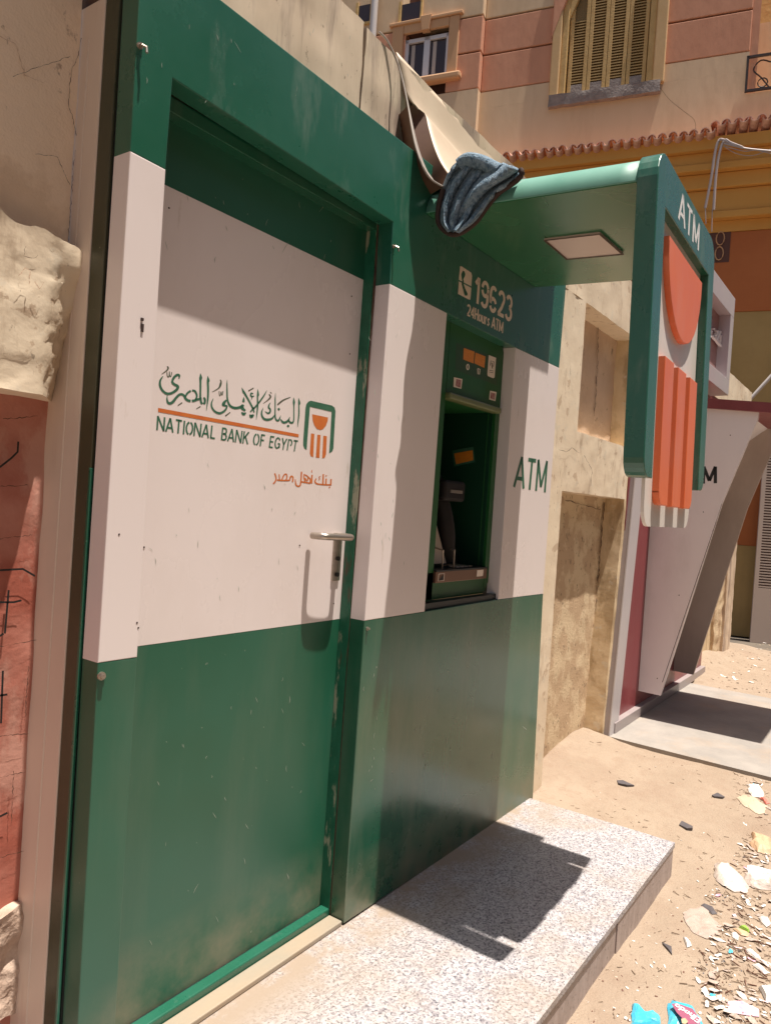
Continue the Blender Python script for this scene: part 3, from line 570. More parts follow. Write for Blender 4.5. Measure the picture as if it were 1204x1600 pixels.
def script_marks(bm):
    s = lambda f, p, w=14: stroke(bm, f, p, w, 3)
    s(Ac, [(215, 122, 14), (232, 150, 24), (205, 190, 18), (128, 246, 6)]); s(Ac, [(212, 212), (218, 272), (238, 290), (250, 235)], 13); s(Ac, [(250, 205), (256, 272), (276, 275), (287, 215)], 13)
    s(Ac, [(382, 738, 12), (450, 692, 16)]); s(Ac, [(670, 792, 8), (738, 750, 14)])
    s(Bc, [(252, 312, 20), (275, 345, 26), (262, 410, 46), (220, 490, 22), (85, 568, 8)]); s(Bc, [(236, 548), (240, 625), (262, 640), (275, 560)], 16); s(Bc, [(280, 560), (288, 620), (306, 622), (316, 548)], 16)
    s(Bc, [(362, 1070, 24), (466, 990, 16)]); s(Bc, [(845, 546, 22), (955, 482, 16)])
    s(Cc, [(428, 300, 14), (465, 330, 12)]); s(Cc, [(405, 345, 16), (440, 400, 34), (385, 465, 22), (282, 542, 6)]); s(Cc, [(583, 566, 30), (700, 472, 28), (855, 408, 10)])
letters('vowel_mark', door, M['letterbrown'], script_marks)
letters('orange_rule', door, M['letterorange'], lambda bm: patch(bm, pd, [(247.3, 637.3), (466.6, 678.4), (466.4, 683.2), (247.3, 643.6)]))
eng = quad_map(pd(245.6, 672), pd(463.0, 706), pd(465.8, 688.6), pd(247, 650))
letters('english_lettering', door, M['lettergreen'], lambda bm: text(bm, 'NATIONAL BANK OF EGYPT', eng, 0.135, 0.17))
letters('logo_arch', door, M['lettergreen'], lambda bm: [patch(bm, Dc, q) for q in (
    [(630, 885), (590, 860), (572, 800), (575, 700), (643, 700)][::1], [(575, 700), (612, 180), (685, 165), (643, 700)], [(612, 180), (625, 120), (660, 80), (700, 65), (685, 165)],
    [(700, 65), (1050, 145), (1045, 250), (685, 165)], [(1050, 145), (1095, 180), (1110, 240), (1045, 250)], [(1110, 240), (1084, 700), (1020, 700), (1045, 250)], [(1084, 700), (1075, 860), (1055, 910), (1005, 942), (1020, 700)])])
letters('logo_bowl_and_columns', door, M['letterorange'], lambda bm: [patch(bm, Dc, q) for q in (
    [(722, 290), (985, 345), (980, 400), (950, 480), (900, 540), (855, 553), (800, 535), (755, 470), (730, 390)], [(703, 610), (758, 618), (740, 1005), (700, 990), (683, 940)],
    [(808, 630), (862, 637), (843, 1018), (783, 1010)], [(908, 648), (967, 655), (952, 960), (930, 1015), (888, 1027)])])
def small_arabic(bm):
    s = lambda p, w=24, n=3: stroke(bm, Dc, p, w, n)
    s([(1036, 1370), (1030, 1475)], n=1); s([(1036, 1466), (960, 1466), (880, 1460), (800, 1448), (768, 1410), (790, 1360, 14)]); s([(955, 1362), (950, 1462)], n=1); s([(908, 1288), (900, 1462)], n=1)
    s([(860, 1322), (832, 1342), (852, 1362), (826, 1388)], 10); patch(bm, Dc, [(1010, 1490), (1024, 1508), (1008, 1526), (996, 1506)]); patch(bm, Dc, [(955, 1300), (968, 1316), (954, 1332), (942, 1316)])
    s([(720, 1300), (712, 1445)], n=1); s([(722, 1215, 6), (712, 1245, 14), (722, 1262, 6)]); s([(545, 1248), (535, 1400), (520, 1475), (485, 1490), (450, 1460), (440, 1370, 12)])
    s([(540, 1415), (620, 1428), (690, 1442)]); s([(590, 1285), (585, 1350), (610, 1420)], 18); s([(600, 1300), (650, 1330), (640, 1400), (600, 1350)], 20); s([(650, 1335), (690, 1370), (688, 1440)], 22)
    s([(395, 1420), (402, 1340), (368, 1325), (345, 1392)], 24); s([(345, 1392), (280, 1394), (200, 1392), (135, 1385)], 24); s([(215, 1385), (255, 1300), (295, 1292), (300, 1350), (280, 1390)], 20); s([(172, 1290), (180, 1385)], 18, 1)
    s([(98, 1275), (122, 1350), (108, 1410), (72, 1450)], 22)
letters('small_orange_lettering', door, M['letterorange'], small_arabic)
# lever handle and lock plate
hz = 1.205
bm = BM(); e = on(541, 846, 1, 0.055)
path = smooth_path([(-0.045, DY, hz), (-0.045, 0.062, hz), (-0.05, 0.040, hz), (-0.07, 0.034, hz), (-0.15, 0.036, hz + 0.002), (-0.172, 0.044, hz + .002), (-0.176, 0.062, hz + .002), (-0.176, 0.086, hz + .002)], 6)
tube(bm, path, 0.0105, 12); hd = obj('handle', bm, M['steel'], door, smooth=True)
bm = BM(); box(bm, -0.062, -0.024, DY - 0.006, DY + 0.001, 1.065, 1.215, 0.002); obj('lock_plate', bm, M['steel'], door)
bm = BM()
for z in (1.135, 1.085): tube(bm, [(-0.043, DY - 0.006, z), (-0.043, DY - 0.012, z)], 0.007, 10)
objs('keyhole', bm, M['black'], door)
bm = BM()
for u, v in ((264, 325), (549, 463), (546, 553), (225, 855), (234, 616), (186, 835), (521, 943), (468, 852), (214, 973), (216, 981)):
    p = on(u, v, 1, DY if u > 216 else 0.0); tube(bm, [p + Vector((0, .001, 0)), p - Vector((0, .0012, 0))], 0.0022, 8)
objs('screw_head', bm, M['hem'], door)
def bolt(u, v, r=0.008, hook=False):
    p = on(u, v, 1, 0); bm = BM(); tube(bm, [p, p - Vector((0, .004, 0))], r, 12); tube(bm, [p - Vector((0, .003, 0)), p - Vector((0, .010, 0))], r * .62, 6)
    if hook: tube(bm, [p - Vector((0, .008, 0)), p + Vector((.006, -.016, -.004)), p + Vector((.006, -.018, -.016))], 0.003, 6)
    obj('bolt', bm, M['steel'], cab)
bolt(158, 1056, 0.009); bolt(573, 982, 0.006); bolt(218, 72, .007, True); bolt(614, 385, .006, True)
bm = BM(); box(bm, -0.874, -0.868, -0.004, -0.0004, 1.668, 1.674); box(bm, -0.872, -0.866, -0.003, -0.0004, 1.645, 1.662); objs('paint_chip', bm, M['hem'], cab)

# fine scratches and scuffs in the paint
bm = BM()
regions = [((225, 20), (560, 160)), ((230, 1040), (480, 1380)), ((560, 1010), (620, 1360)), ((640, 980), (820, 1200)), ((190, 1100), (420, 1500)), ((235, 300), (540, 420)), ((220, 720), (480, 960)), ((575, 520), (650, 900))]
for k in range(120):
    a, b = regions[k % len(regions)]; u, v = rnd.uniform(a[0], b[0]), rnd.uniform(a[1], b[1]); y = 0.0 if k % 8 in (0, 2, 3, 7) else DY
    if y == 0.0 and 258 < u < 535 and v > 130 + (u - 270) * .65: continue
    ang = rnd.gauss(1.5, .35); l = rnd.uniform(1.5, 11) * (2 if rnd.random() < .1 else 1)
    stroke(bm, lambda p, q: on(p, q, 1, y - .0007), [(u, v, .2), (u + math.cos(ang) * l * .5 + rnd.uniform(-1, 1), v + math.sin(ang) * l * .5, rnd.uniform(.4, 1.0)), (u + math.cos(ang) * l, v + math.sin(ang) * l, .2)], .6, 2)
bm.normal_update(); face_front(bm); o = obj('scratches', bm, M['scuff'], cab); o['kind'] = 'stuff'
# teller machine set in the opening
def rr(x0, x1, z0, z1, r, n=5):
    out = []
    for cx, cz, a in ((x1 - r, z1 - r, 0), (x0 + r, z1 - r, 90), (x0 + r, z0 + r, 180), (x1 - r, z0 + r, 270)):
        for k in range(n + 1): t = math.radians(a + 90 * k / n); out.append((cx + r * math.cos(t), cz + r * math.sin(t)))
    return out
AY = 0.05
ox0, ox1, oz0, oz1 = P['D1'][0], P['E2'][0], 0.955, 1.985
mc = BM(); box(mc, ox0 - 0.02, 0.469, AY, 0.40, 0.955, 2.02, 0.003); mach = obj('teller_machine', mc, M['fascia'], cab)
rx0, rx1, rz0, rz1 = 0.470, 0.868, 1.078, 1.713
bm = BM(); prism(bm, [(rx0, rz1)] + [(rx0, 2.0), (ox1 - .03, 2.0)] + [(ox1 - 0.005, 1.965), (ox1 - 0.004, rz1)], AY, 0.40, 0.0); obj('top_fascia', bm, M['fascia'], mach)
bm = BM(); prism(bm, [(rx1, 0.98), (rx1, rz1 - .001), (ox1 - 0.004, rz1 - .001), (ox1 - .004, 1.02), (ox1 - .03, 0.985)], AY, 0.40, 0.0); obj('side_fascia', bm, M['fascia'], mach)
bm = BM(); box(bm, ox0, rx1, AY, 0.40, 0.975, rz0, 0.003); obj('bottom_fascia', bm, M['fascia'], mach)
bm = BM(); box(bm, ox0 - .01, ox1 + .01, 0.012, AY, 0.952, 0.974); obj('bottom_gap', bm, M['black'], mach)
bm = BM(); box(bm, rx0, rx1, 0.38, 0.40, rz0, rz1); box(bm, rx1 - 0.003, rx1 + 0.003, AY + 0.012, 0.39, rz0, rz1); obj('recess_lining', bm, M['fascia_dark'], mach)
bm = BM(); tube(bm, [(rx1 - 0.004, AY + 0.03, rz0), (rx1 - 0.004, AY + 0.03, rz1)], 0.002, 6); obj('recess_seam', bm, M['fascia'], mach)
bm = BM(); box(bm, rx0 - .005, rx1 + .01, AY - 0.022, AY + 0.02, rz1 - 0.004, rz1 + 0.020, 0.006); obj('ledge', bm, M['ledge'], mach)
pa = lambda u, v: on(u, v, 1, AY - 0.0006)
Gc = crop(690, 530, 10.945, pa); Gc2 = crop(690, 530, 10.945, lambda u, v: on(u, v, 1, AY - 0.0012))
letters('decal', mach, M['decal'], lambda bm: patch(bm, Gc, [(245, 60), (965, 330), (938, 790), (228, 525)]))
for q in ([(375, 150), (558, 212), (540, 415), (365, 345)], [(572, 228), (745, 295), (725, 492), (555, 412)]):
    letters('orange_label', mach, M['stick_orange'], lambda bm: patch(bm, Gc2, q))
letters('white_label', mach, M['stick_white'], lambda bm: patch(bm, Gc2, [(800, 270), (925, 318), (900, 655), (875, 668), (785, 630), (776, 600)]))
letters('pictogram', mach, M['stick_white'], lambda bm: [stroke(bm, Gc2, [(442 + 20 * math.cos(a / 8 * 6.3), 475 + 48 * math.sin(a / 8 * 6.3)) for a in range(9)], 16, 1), stroke(bm, Gc2, [(610, 500), (650, 515), (640, 600), (615, 595), (612, 510)], 14, 1)])
Gc3 = crop(690, 530, 10.945, lambda u, v: on(u, v, 1, AY - 0.0018))
letters('label_emblem', mach, M['rust'], lambda bm: [stroke(bm, Gc3, [(825, 450), (835, 370), (888, 385), (878, 470)], 10, 1), stroke(bm, Gc3, [(850, 400), (862, 500)], 14, 1), stroke(bm, Gc3, [(810, 530), (880, 545)], 8, 1), stroke(bm, Gc3, [(808, 560), (878, 575)], 8, 1)])
for q, q2 in (([(205, 650), (352, 682), (330, 850), (195, 815)], [(245, 680), (330, 700), (315, 830), (235, 800)]), ([(822, 880), (935, 905), (912, 1060), (805, 1030)], [(838, 910), (915, 930), (900, 1035), (825, 1010)])):
    letters('small_label', mach, M['stick_white'], lambda bm: patch(bm, Gc2, q)); letters('label_print', mach, M['stick_red'], lambda bm: patch(bm, Gc3, q2))
pr = lambda u, v: on(u, v, 0, rx1 - 0.005); pr2 = lambda u, v: on(u, v, 0, rx1 - 0.007)
letters('notice', mach, M['lettergreen'], lambda bm: patch(bm, pr, [(706, 704), (739, 698), (742, 722), (709, 729)]), Vector((-1, 0, 0)))
letters('notice_print', mach, M['stick_orange'], lambda bm: patch(bm, pr2, [(709, 708.5), (738, 703.5), (739, 719), (712, 725.5)]), Vector((-1, 0, 0)))
bm = BM(); hexa(bm, [(rx0, .16, rz0), (rx1 - .01, .16, rz0), (rx1 - .01, .38, rz0), (rx0, .38, rz0), (rx0, .34, 1.55), (rx1 - .01, .34, 1.55), (rx1 - .01, .38, 1.55), (rx0, .38, 1.55)]); obj('screen_console', bm, M['black'], mach)
bm = BM(); hexa(bm, [(.46, .165, 1.18), (.80, .165, 1.18), (.80, .17, 1.18), (.46, .17, 1.18), (.46, .285, 1.44), (.80, .285, 1.44), (.80, .29, 1.44), (.46, .29, 1.44)]); obj('screen', bm, M['glass_dark'], mach)
bm = BM(); box(bm, rx0 - 0.002, rx1, AY - 0.012, 0.16, rz0, rz0 + 0.006); obj('keypad_tray', bm, M['black'], mach)
for i in range(4):
    for j in range(3):
        bm = BM(); box(bm, .66 + i * .034, .686 + i * .034, .065 + j * .028, .085 + j * .028, rz0 + .0065, rz0 + .012, .002); obj('key', bm, M['steel'], mach)
bm = BM(); tube(bm, [(.56, .07, rz0 + .005), (.56, .07, rz0 + .075), (.565, .12, rz0 + .085), (.64, .12, rz0 + .085), (.645, .07, rz0 + .075), (.645, .07, rz0 + .005)], .004, 6); obj('card_guard', bm, M['steel'], mach)
bm = BM(); tube(bm, smooth_path([(.60, .20, 1.46), (.605, .16, 1.42), (.61, .13, 1.35), (.63, .115, 1.28), (.65, .11, 1.20), (.67, .12, 1.11)], 5), [.032] * 26, 10); obj('privacy_hood', bm, M['hood'], mach, smooth=True)
bm = BM(); hexa(bm, [(.52, .10, 1.10), (.64, .10, 1.10), (.64, .2, 1.10), (.52, .2, 1.10), (.50, .14, 1.30), (.58, .14, 1.30), (.58, .2, 1.30), (.50, .2, 1.30)]); obj('keypad_shield', bm, M['ksilver'], mach)
bm = BM(); box(bm, .56, .72, .08, .15, 1.34, 1.42, .012); obj('card_reader', bm, M['hood'], mach)
bm = BM(); box(bm, .60, .69, .077, .081, 1.372, 1.384); obj('card_slot', bm, M['steel'], mach)
sp = lambda u, v: on(u, v, 1, AY - 0.0135)
bm = BM(); box(bm, rx0 - 0.004, rx1 - .002, AY - 0.012, AY + .01, rz0 - 0.04, rz0 + 0.002, .002); obj('shelf_front', bm, M['bronze'], mach)
letters('shelf_label', mach, M['stick_white'], lambda bm: [patch(bm, sp, [(745, 891), (755, 890), (754, 900), (744, 901)]), stroke(bm, sp, [(685, 897), (694, 896), (693, 907), (684, 908), (685, 897)], 1.0, 1)])
letters('shelf_symbol', mach, M['letterblack'], lambda bm: patch(bm, sp, [(692, 898), (692, 906), (686, 906.5)]))
# lettering above and beside the machine
pf = lambda u, v: on(u, v, 1, -0.0005)
Fc = crop(700, 405, 10.033, pf); Fc2 = crop(700, 405, 10.033, lambda u, v: on(u, v, 1, -0.0009))
letters('phone_symbol', cab, M['letterpink'], lambda bm: [patch(bm, Fc, [(185, 110), (210, 112), (360, 212), (372, 260), (360, 425), (163, 322)]), patch(bm, Fc, [(163, 345), (360, 450), (345, 635), (320, 632), (152, 545), (155, 500)])])
letters('phone_handset', cab, M['green'], lambda bm: stroke(bm, Fc2, [(240, 185, 20), (235, 240, 62), (225, 310, 26), (230, 340, 24), (225, 390, 30), (240, 440, 34), (258, 495, 40), (275, 545, 50), (275, 570, 30)], 30, 4))
num = lambda a, b: Fc(*[(p + (q - p) * b) for p, q in zip((415 + (1000 - 415) * a, 665 + (985 - 665) * a - 15), (430 + (1000 - 430) * a, 275 + (590 - 275) * a + 0))])
nm = quad_map(Fc(410, 675), Fc(985, 985), Fc(1010, 600), Fc(440, 268))
letters('phone_number', cab, M['letterpink'], lambda bm: text(bm, '19623', nm, 0.155, 0.11))
nm2 = quad_map(Fc(290, 878), Fc(850, 1162), Fc(862, 985), Fc(300, 700))
letters('hours_lettering', cab, M['letterpink'], lambda bm: text(bm, '24Hours ATM', nm2, 0.165, 0.09))
pw = lambda u, v: on(u, v, 1, -0.0011)
at = quad_map(pw(802.5, 761), pw(851.5, 769.5), pw(855, 720.5), pw(808, 713))
letters('side_lettering', cab, M['lettergreen'], lambda bm: text(bm, 'ATM', at, 0.125, 0.12))

# canopy: a shallow box with rounded upper edges, falling slightly outwards
cx0, cx1, cy1 = 0.182, 1.06, -0.690
def cprof(y, o=0.0):
    k = -y / 0.675; zb = 2.272 - 0.03 * k; ztp = 2.375 - 0.035 * k; rx = 0.13; rzz = ztp - zb - 0.004; pts = [(cx1, zb), (cx0, zb), (cx0, zb + .004)]
    for i in range(1, 13): a = math.radians(180 - 90 * i / 12); pts.append((cx0 + rx + rx * math.cos(a), ztp - rzz + rzz * math.sin(a)))
    for i in range(12): a = math.radians(90 - 90 * i / 12); pts.append((cx1 - rx + rx * math.cos(a), ztp - rzz + rzz * math.sin(a)))
    return [(x, y, z) for x, z in pts]
bm = BM(); ys = [0.0 - 0.002 + (cy1 + 0.002) * i / 12 for i in range(13)]; rings = [[bm.verts.new(p) for p in cprof(y)] for y in ys]; n = len(rings[0])
for A, B in zip(rings, rings[1:]):
    for i in range(n): bm.faces.new((A[i], A[(i + 1) % n], B[(i + 1) % n], B[i]))
bm.faces.new(rings[0]); bm.faces.new(rings[-1][::-1]); bmesh.ops.recalc_face_normals(bm, faces=bm.faces)
canopy = obj('canopy', bm, M['green_sunlit'], cab)
bm = BM(); hexa(bm, [(cx0 + .003, cy1, 2.2390), (cx1 - .003, cy1, 2.2390), (cx1 - .003, -.002, 2.2695), (cx0 + .003, -.002, 2.2695), (cx0 + .003, cy1, 2.2425), (cx1 - .003, cy1, 2.2425), (cx1 - .003, -.002, 2.273), (cx0 + .003, -.002, 2.273)]); obj('soffit', bm, M['soffit'], canopy)
for p in canopy.data.polygons: p.use_smooth = abs(p.normal.z) > -2 and p.normal.z > -0.02 and p.normal.y > -0.9 and p.normal.y < 0.9
un = Vector((0, -0.03 / 0.675, 0)); nrm = Vector((0, -0.0444, 1)).normalized(); cc = nrm.dot(Vector((0, 0, 2.272)))
bm = BM(); q = [onn(u, v, nrm, cc - 0.008) for u, v in ((850, 375), (937, 365), (973, 397), (885, 405))]; q2 = [p + Vector((0, 0, 0.006)) for p in q]; hexa(bm, [*q, *q2]); bmesh.ops.recalc_face_normals(bm, faces=bm.faces)
obj('ceiling_lamp', bm, M['lampw'], canopy)
ctr = sum(q, Vector()) / 4; bm = BM()
for i in range(4):
    a, b = q[i], q[(i + 1) % 4]; a2 = a + (ctr - a) * 0.05 + Vector((0, 0, -.002)); b2 = b + (ctr - b) * 0.05 + Vector((0, 0, -.002)); bm.faces.new([bm.verts.new(p) for p in (a - (ctr - a) * .03 + Vector((0, 0, -.002)), b - (ctr - b) * .03 + Vector((0, 0, -.002)), b2, a2)])
obj('lamp_rim', bm, M['rust'], canopy)
# sign: arch with backing plate, half disc and three columns. own frame: a along width, b depth inwards from the front, z; leans outwards
sx, sy = Vector((math.cos(.0325), math.sin(.0325), 0)), Vector((-math.sin(.0325), math.cos(.0325), 0))
def SP(a, b, z): return Vector((0.1753 + 0.0113 * (z - 1.8), -0.7533 - 0.0248 * (1.8 - z), z)) + sx * (a * .992) + sy * b
def sprism(name, pts, b0, b1, m, parent, bev=0.0):
    bm = BM(); prism(bm, pts, b0, b1, bev); bmesh.ops.triangulate(bm, faces=[f for f in bm.faces if len(f.verts) > 4])
    for v in bm.verts: v.co = SP(v.co.x, v.co.y, v.co.z)
    return obj(name, bm, m, parent)
def cornr(cx, cz, r, a0, a1, n=6): return [(cx + r * math.cos(math.radians(a0 + (a1 - a0) * i / n)), cz + r * math.sin(math.radians(a0 + (a1 - a0) * i / n))) for i in range(n + 1)]
T = 2.335; LW = 0.095; IZ = 2.195; WD = 0.843
arch = ([(LW, IZ), (LW, 1.435), ] + [(0.055, 1.435)] + cornr(0.05, 1.485, 0.05, -95, -180, 5) + cornr(0.085, T - 0.085, 0.085, 180, 90) + cornr(WD - 0.085, T - 0.085, 0.085, 90, 0) +
        cornr(WD - .05, 1.485, 0.05, 0, -85, 5) + [(WD - .055, 1.435), (WD - LW, 1.435), (WD - LW, IZ)])
sign = sprism('sign_arch', arch, 0.0, 0.056, M['green_head'], cab, 0.0025)
sprism('backing_plate', [(0.125, 1.6), (0.125, 1.36)] + cornr(0.185, 1.36, 0.06, 180, 270, 5) + cornr(0.68, 1.36, 0.06, 270, 360, 5) + [(0.74, 1.6), (0.74, IZ + 0.02), (0.125, IZ + .02)], 0.026, 0.036, M['acrylic'], sign)
sprism('back_cover', [(0.10, 1.55), (0.755, 1.55), (0.755, IZ + .02), (0.10, IZ + .02)], 0.037, 0.052, M['acrylic'], sign)
DX = 0.005
sprism('half_disc', [(0.19 + DX, 2.150)] + cornr(0.435 + DX, 2.135, 0.245, 180, 360, 18) + [(0.68 + DX, 2.150)], 0.008, 0.0255, M['orange'], sign, 0.002)
sprism('column', [(0.2 + DX, 1.80), (0.2 + DX, 1.40)] + cornr(0.24 + DX, 1.405, 0.04, 180, 262, 5) + [(0.315 + DX, 1.365), (0.315 + DX, 1.80)], 0.006, 0.0255, M['orange'], sign, 0.002)
sprism('column', [(0.378 + DX, 1.80), (0.378 + DX, 1.365), (0.492 + DX, 1.365), (0.492 + DX, 1.80)], 0.006, 0.0255, M['orange'], sign, 0.002)
sprism('column', [(0.555 + DX, 1.80), (0.555 + DX, 1.365), (0.63 + DX, 1.365)] + cornr(0.63 + DX, 1.405, 0.04, 278, 360, 5) + [(0.67 + DX, 1.80)], 0.006, 0.0255, M['orange'], sign, 0.002)
letters('sign_lettering', sign, M['letterwhite'], lambda bm: text(bm, 'ATM', lambda a, b: SP(0.255 + 0.30 * a, -0.0006, 2.218 + 0.088 * b), 0.13, 0.14))

# ------------------------------------------------------------------ granite platform
plat = thing('granite_platform', 'low speckled granite step under the green cash machine cabinet, dusty along the wall', 'step', (0.0, -0.3, ZG))
bm = BM(); box(bm, -1.6, 1.36, -0.63, 0.30, ZG - 0.05, -0.022); obj('base', bm, M['gran_side'], plat)
c1 = on(1052, 1318, 2, 0.0)
for (xa, xb_, ya, yb) in ((-2.6, 1.376, -0.645, -0.1775), (-2.6, 1.376, -0.1768, 0.055)):
    bm = BM(); box(bm, xa, xb_, ya, yb, -0.021, 0.0, 0.0007); obj('slab', bm, M['gran'], plat)
for (xa, xb_, dy) in ((-2.6, -0.35, 0), (-0.348, 0.66, 0.004), (0.663, 1.37, 0)):
    bm = BM(); box(bm, xa, xb_, -0.641 + dy, -0.62, ZG - 0.02, -0.0215, 0.001); obj('edge_slab', bm, M['gran_side'], plat)
bm = BM(); box(bm, 1.352, 1.371, -0.62, 0.06, ZG - 0.02, -0.0215); obj('edge_slab', bm, M['gran_side'], plat)

# ------------------------------------------------------------------ second cash machine (maroon and grey)
k2 = thing('maroon_cash_machine', 'grey and maroon bank cash machine kiosk with a tapering white side further along the wall', 'cash machine', (4.0, 0.1, ZG))
KZ = -0.045
bm = BM(); hexa(bm, [(2.775, .10, KZ), (2.85, .10, KZ), (2.85, .24, KZ), (2.775, .24, KZ), (3.10, .10, 3.3), (3.17, .10, 3.3), (3.17, .24, 3.3), (3.10, .24, 3.3)]); obj('side_frame', bm, M['greyp'], k2)
bm = BM(); hexa(bm, [(2.773, .092, KZ), (2.935, .092, KZ), (2.935, .0995, KZ), (2.773, .0995, KZ), (3.098, .092, 3.3), (3.31, .092, 3.3), (3.31, .0995, 3.3), (3.098, .0995, 3.3)]); obj('frame_face', bm, M['greyl'], k2)
bm = BM(); box(bm, 2.9, 5.4, .125, .24, KZ, 2.45); obj('maroon_panel', bm, M['maroon'], k2)
bm = BM(); box(bm, 2.86, 5.4, .085, .22, KZ, 0.022, .003); obj('plinth', bm, M['greyp'], k2)
KX = 3.45
prof = [(.124, .121), (-.027, .117), (-.329, 1.459), (-.507, 2.018), (-.51, 2.10), (.124, 2.10)]
for X in (KX, 4.40):
    bm = BM(); A = [bm.verts.new((X, y, z)) for y, z in prof]; B = [bm.verts.new((X + .03, y, z)) for y, z in prof]; bm.faces.new(A); bm.faces.new(B[::-1])
    for i in range(6): bm.faces.new((A[i], A[(i + 1) % 6], B[(i + 1) % 6], B[i]))
    bmesh.ops.recalc_face_normals(bm, faces=bm.faces); obj('side_wing', bm, M['kiosk_white'] if X == KX else M['ksilver'], k2)
bm = BM(); hexa(bm, [(KX + .03, -.02, 1.75), (4.4, -.02, 1.75), (4.4, .12, 1.75), (KX + .03, .12, 1.75), (KX + .03, -.44, 2.08), (4.4, -.44, 2.08), (4.4, .12, 2.08), (KX + .03, .12, 2.08)]); obj('head_box', bm, M['kiosk_white'], k2)
bm = BM(); box(bm, KX + .2, 4.2, .02, .12, .75, 1.6, .01); m2 = obj('teller_fascia', bm, M['greyp'], k2)
bm = BM(); box(bm, KX + .3, 4.1, .012, .02, 1.15, 1.5); obj('screen', bm, M['glass_dark'], m2)
XR0 = 3.42
ra = [on(u, v, 0, XR0) for u, v in ((1101, 622), (1204, 629), (1204, 641), (1101, 637))]
sl_ = (ra[1].z - ra[0].z) / (ra[1].y - ra[0].y)
def rz(y, b): return b + sl_ * (y - ra[0].y)
zt_, zb_ = ra[0].z, ra[3].z
bm = BM(); hexa(bm, [(XR0, -1.1, rz(-1.1, zb_)), (4.48, -1.1, rz(-1.1, zb_)), (4.48, .11, rz(.11, zb_)), (XR0, .11, rz(.11, zb_)), (XR0, -1.1, rz(-1.1, zt_)), (4.48, -1.1, rz(-1.1, zt_)), (4.48, .11, rz(.11, zt_)), (XR0, .11, rz(.11, zt_))]); obj('canopy', bm, M['maroon'], k2)
pk = lambda u, v: on(u, v, 0, KX - 0.001)
letters('panel_seam', k2, M['hem'], lambda bm: [stroke(bm, pk, [(1118, 815), (1034, 1066)], .9, 1), stroke(bm, pk, [(1127, 787), (1118, 815)], .5, 1)], Vector((-1, 0, 0)))
letters('rivet', k2, M['hem'], lambda bm: [patch(bm, pk, [(u - 1, v), (u, v - 1.2), (u + 1, v), (u, v + 1.2)]) for u, v in ((1026, 1060), (1060, 930), (1098, 800), (1140, 680))], Vector((-1, 0, 0)))
kt = quad_map(pk(1053, 757), pk(1118, 755), pk(1118, 729), pk(1056, 729))
letters('wing_lettering', k2, M['letterblack'], lambda bm: text(bm, 'ATM', kt, 0.16, 0.16), Vector((-1, 0, 0)))
# fascia sign: frame, recessed board, raised script
SY = -0.02
def qz(u, v): return oy(u, v, SY)
fo = [qz(1060, 350), qz(1148, 467), qz(1142, 622), qz(1060, 520)]; fi = [qz(1060, 402), qz(1141, 492), qz(1136, 590), qz(1060, 485)]
xR, zR0, zR1 = fo[1][0], fo[2][1], fo[1][1]; xI, zI0, zI1 = fi[1][0], qz(1136, 592)[1], fi[1][1]
bm = BM(); prism(bm, [(3.05, zR1), (3.05, zI1), (xR, zI1), (xR, zR1)], SY, .2, .004); prism(bm, [(3.05, zI0), (3.05, zR0), (xR, zR0), (xR, zI0)], SY, .2, .004); prism(bm, [(xI, zI1 - .001), (xI, zI0 + .001), (xR, zI0 + .001), (xR, zI1 - .001)], SY + .0005, .2); prism(bm, [(3.05, zI1 - .001), (3.05, zI0 + .001), (3.12, zI0 + .001), (3.12, zI1 - .001)], SY + .0005, .2)
obj('sign_frame', bm, M['greyl'], k2)
bm = BM(); box(bm, 3.1, xI + .02, SY + .09, .19, zI0 - .02, zI1 + .02); sb = obj('sign_board', bm, M['mauve'], k2)
bm = BM(); py = SY + .05
sf = lambda u, v: on(1095 + u / 14.55, 470 + v / 14.55, 1, SY + .055)
for p in ([(215, 820), (240, 700), (250, 680)], [(220, 760), (300, 830), (350, 760), (330, 760)], [(300, 800), (360, 900), (410, 780), (450, 690)], [(375, 900), (420, 980), (440, 920), (450, 780)], [(430, 980), (500, 1060), (535, 980)], [(520, 1000), (520, 1160)], [(275, 640), (315, 640)], [(350, 690), (375, 680), (372, 740)], [(455, 800), (490, 810)]):
    stroke(bm, sf, p, 34, 2)
r = bmesh.ops.extrude_face_region(bm, geom=bm.faces[:]); bmesh.ops.translate(bm, verts=[v for v in r['geom'] if isinstance(v, bmesh.types.BMVert)], vec=(0, .02, 0)); bmesh.ops.recalc_face_normals(bm, faces=bm.faces)
obj('raised_script', bm, M['letterwhite'], sb)
bm = BM(); a, b = on(947, 1150, 2, -.1), on(1204, 1222, 2, -.1); hexa(bm, [(2.78, .2, -.16), (4.86, .22, -.16), (4.80, -2.6, -.16), (2.66, -2.6, -.16), (2.78, .2, -.045), (4.86, .22, -.045), (4.80, -2.6, -.045), (2.66, -2.6, -.045)]); bmesh.ops.recalc_face_normals(bm, faces=bm.faces)
o = obj('paving_slab', bm, M['paving']); tag(o, 'smooth grey paving slab in front of the maroon cash machine, crossed by its shadow', 'paving')

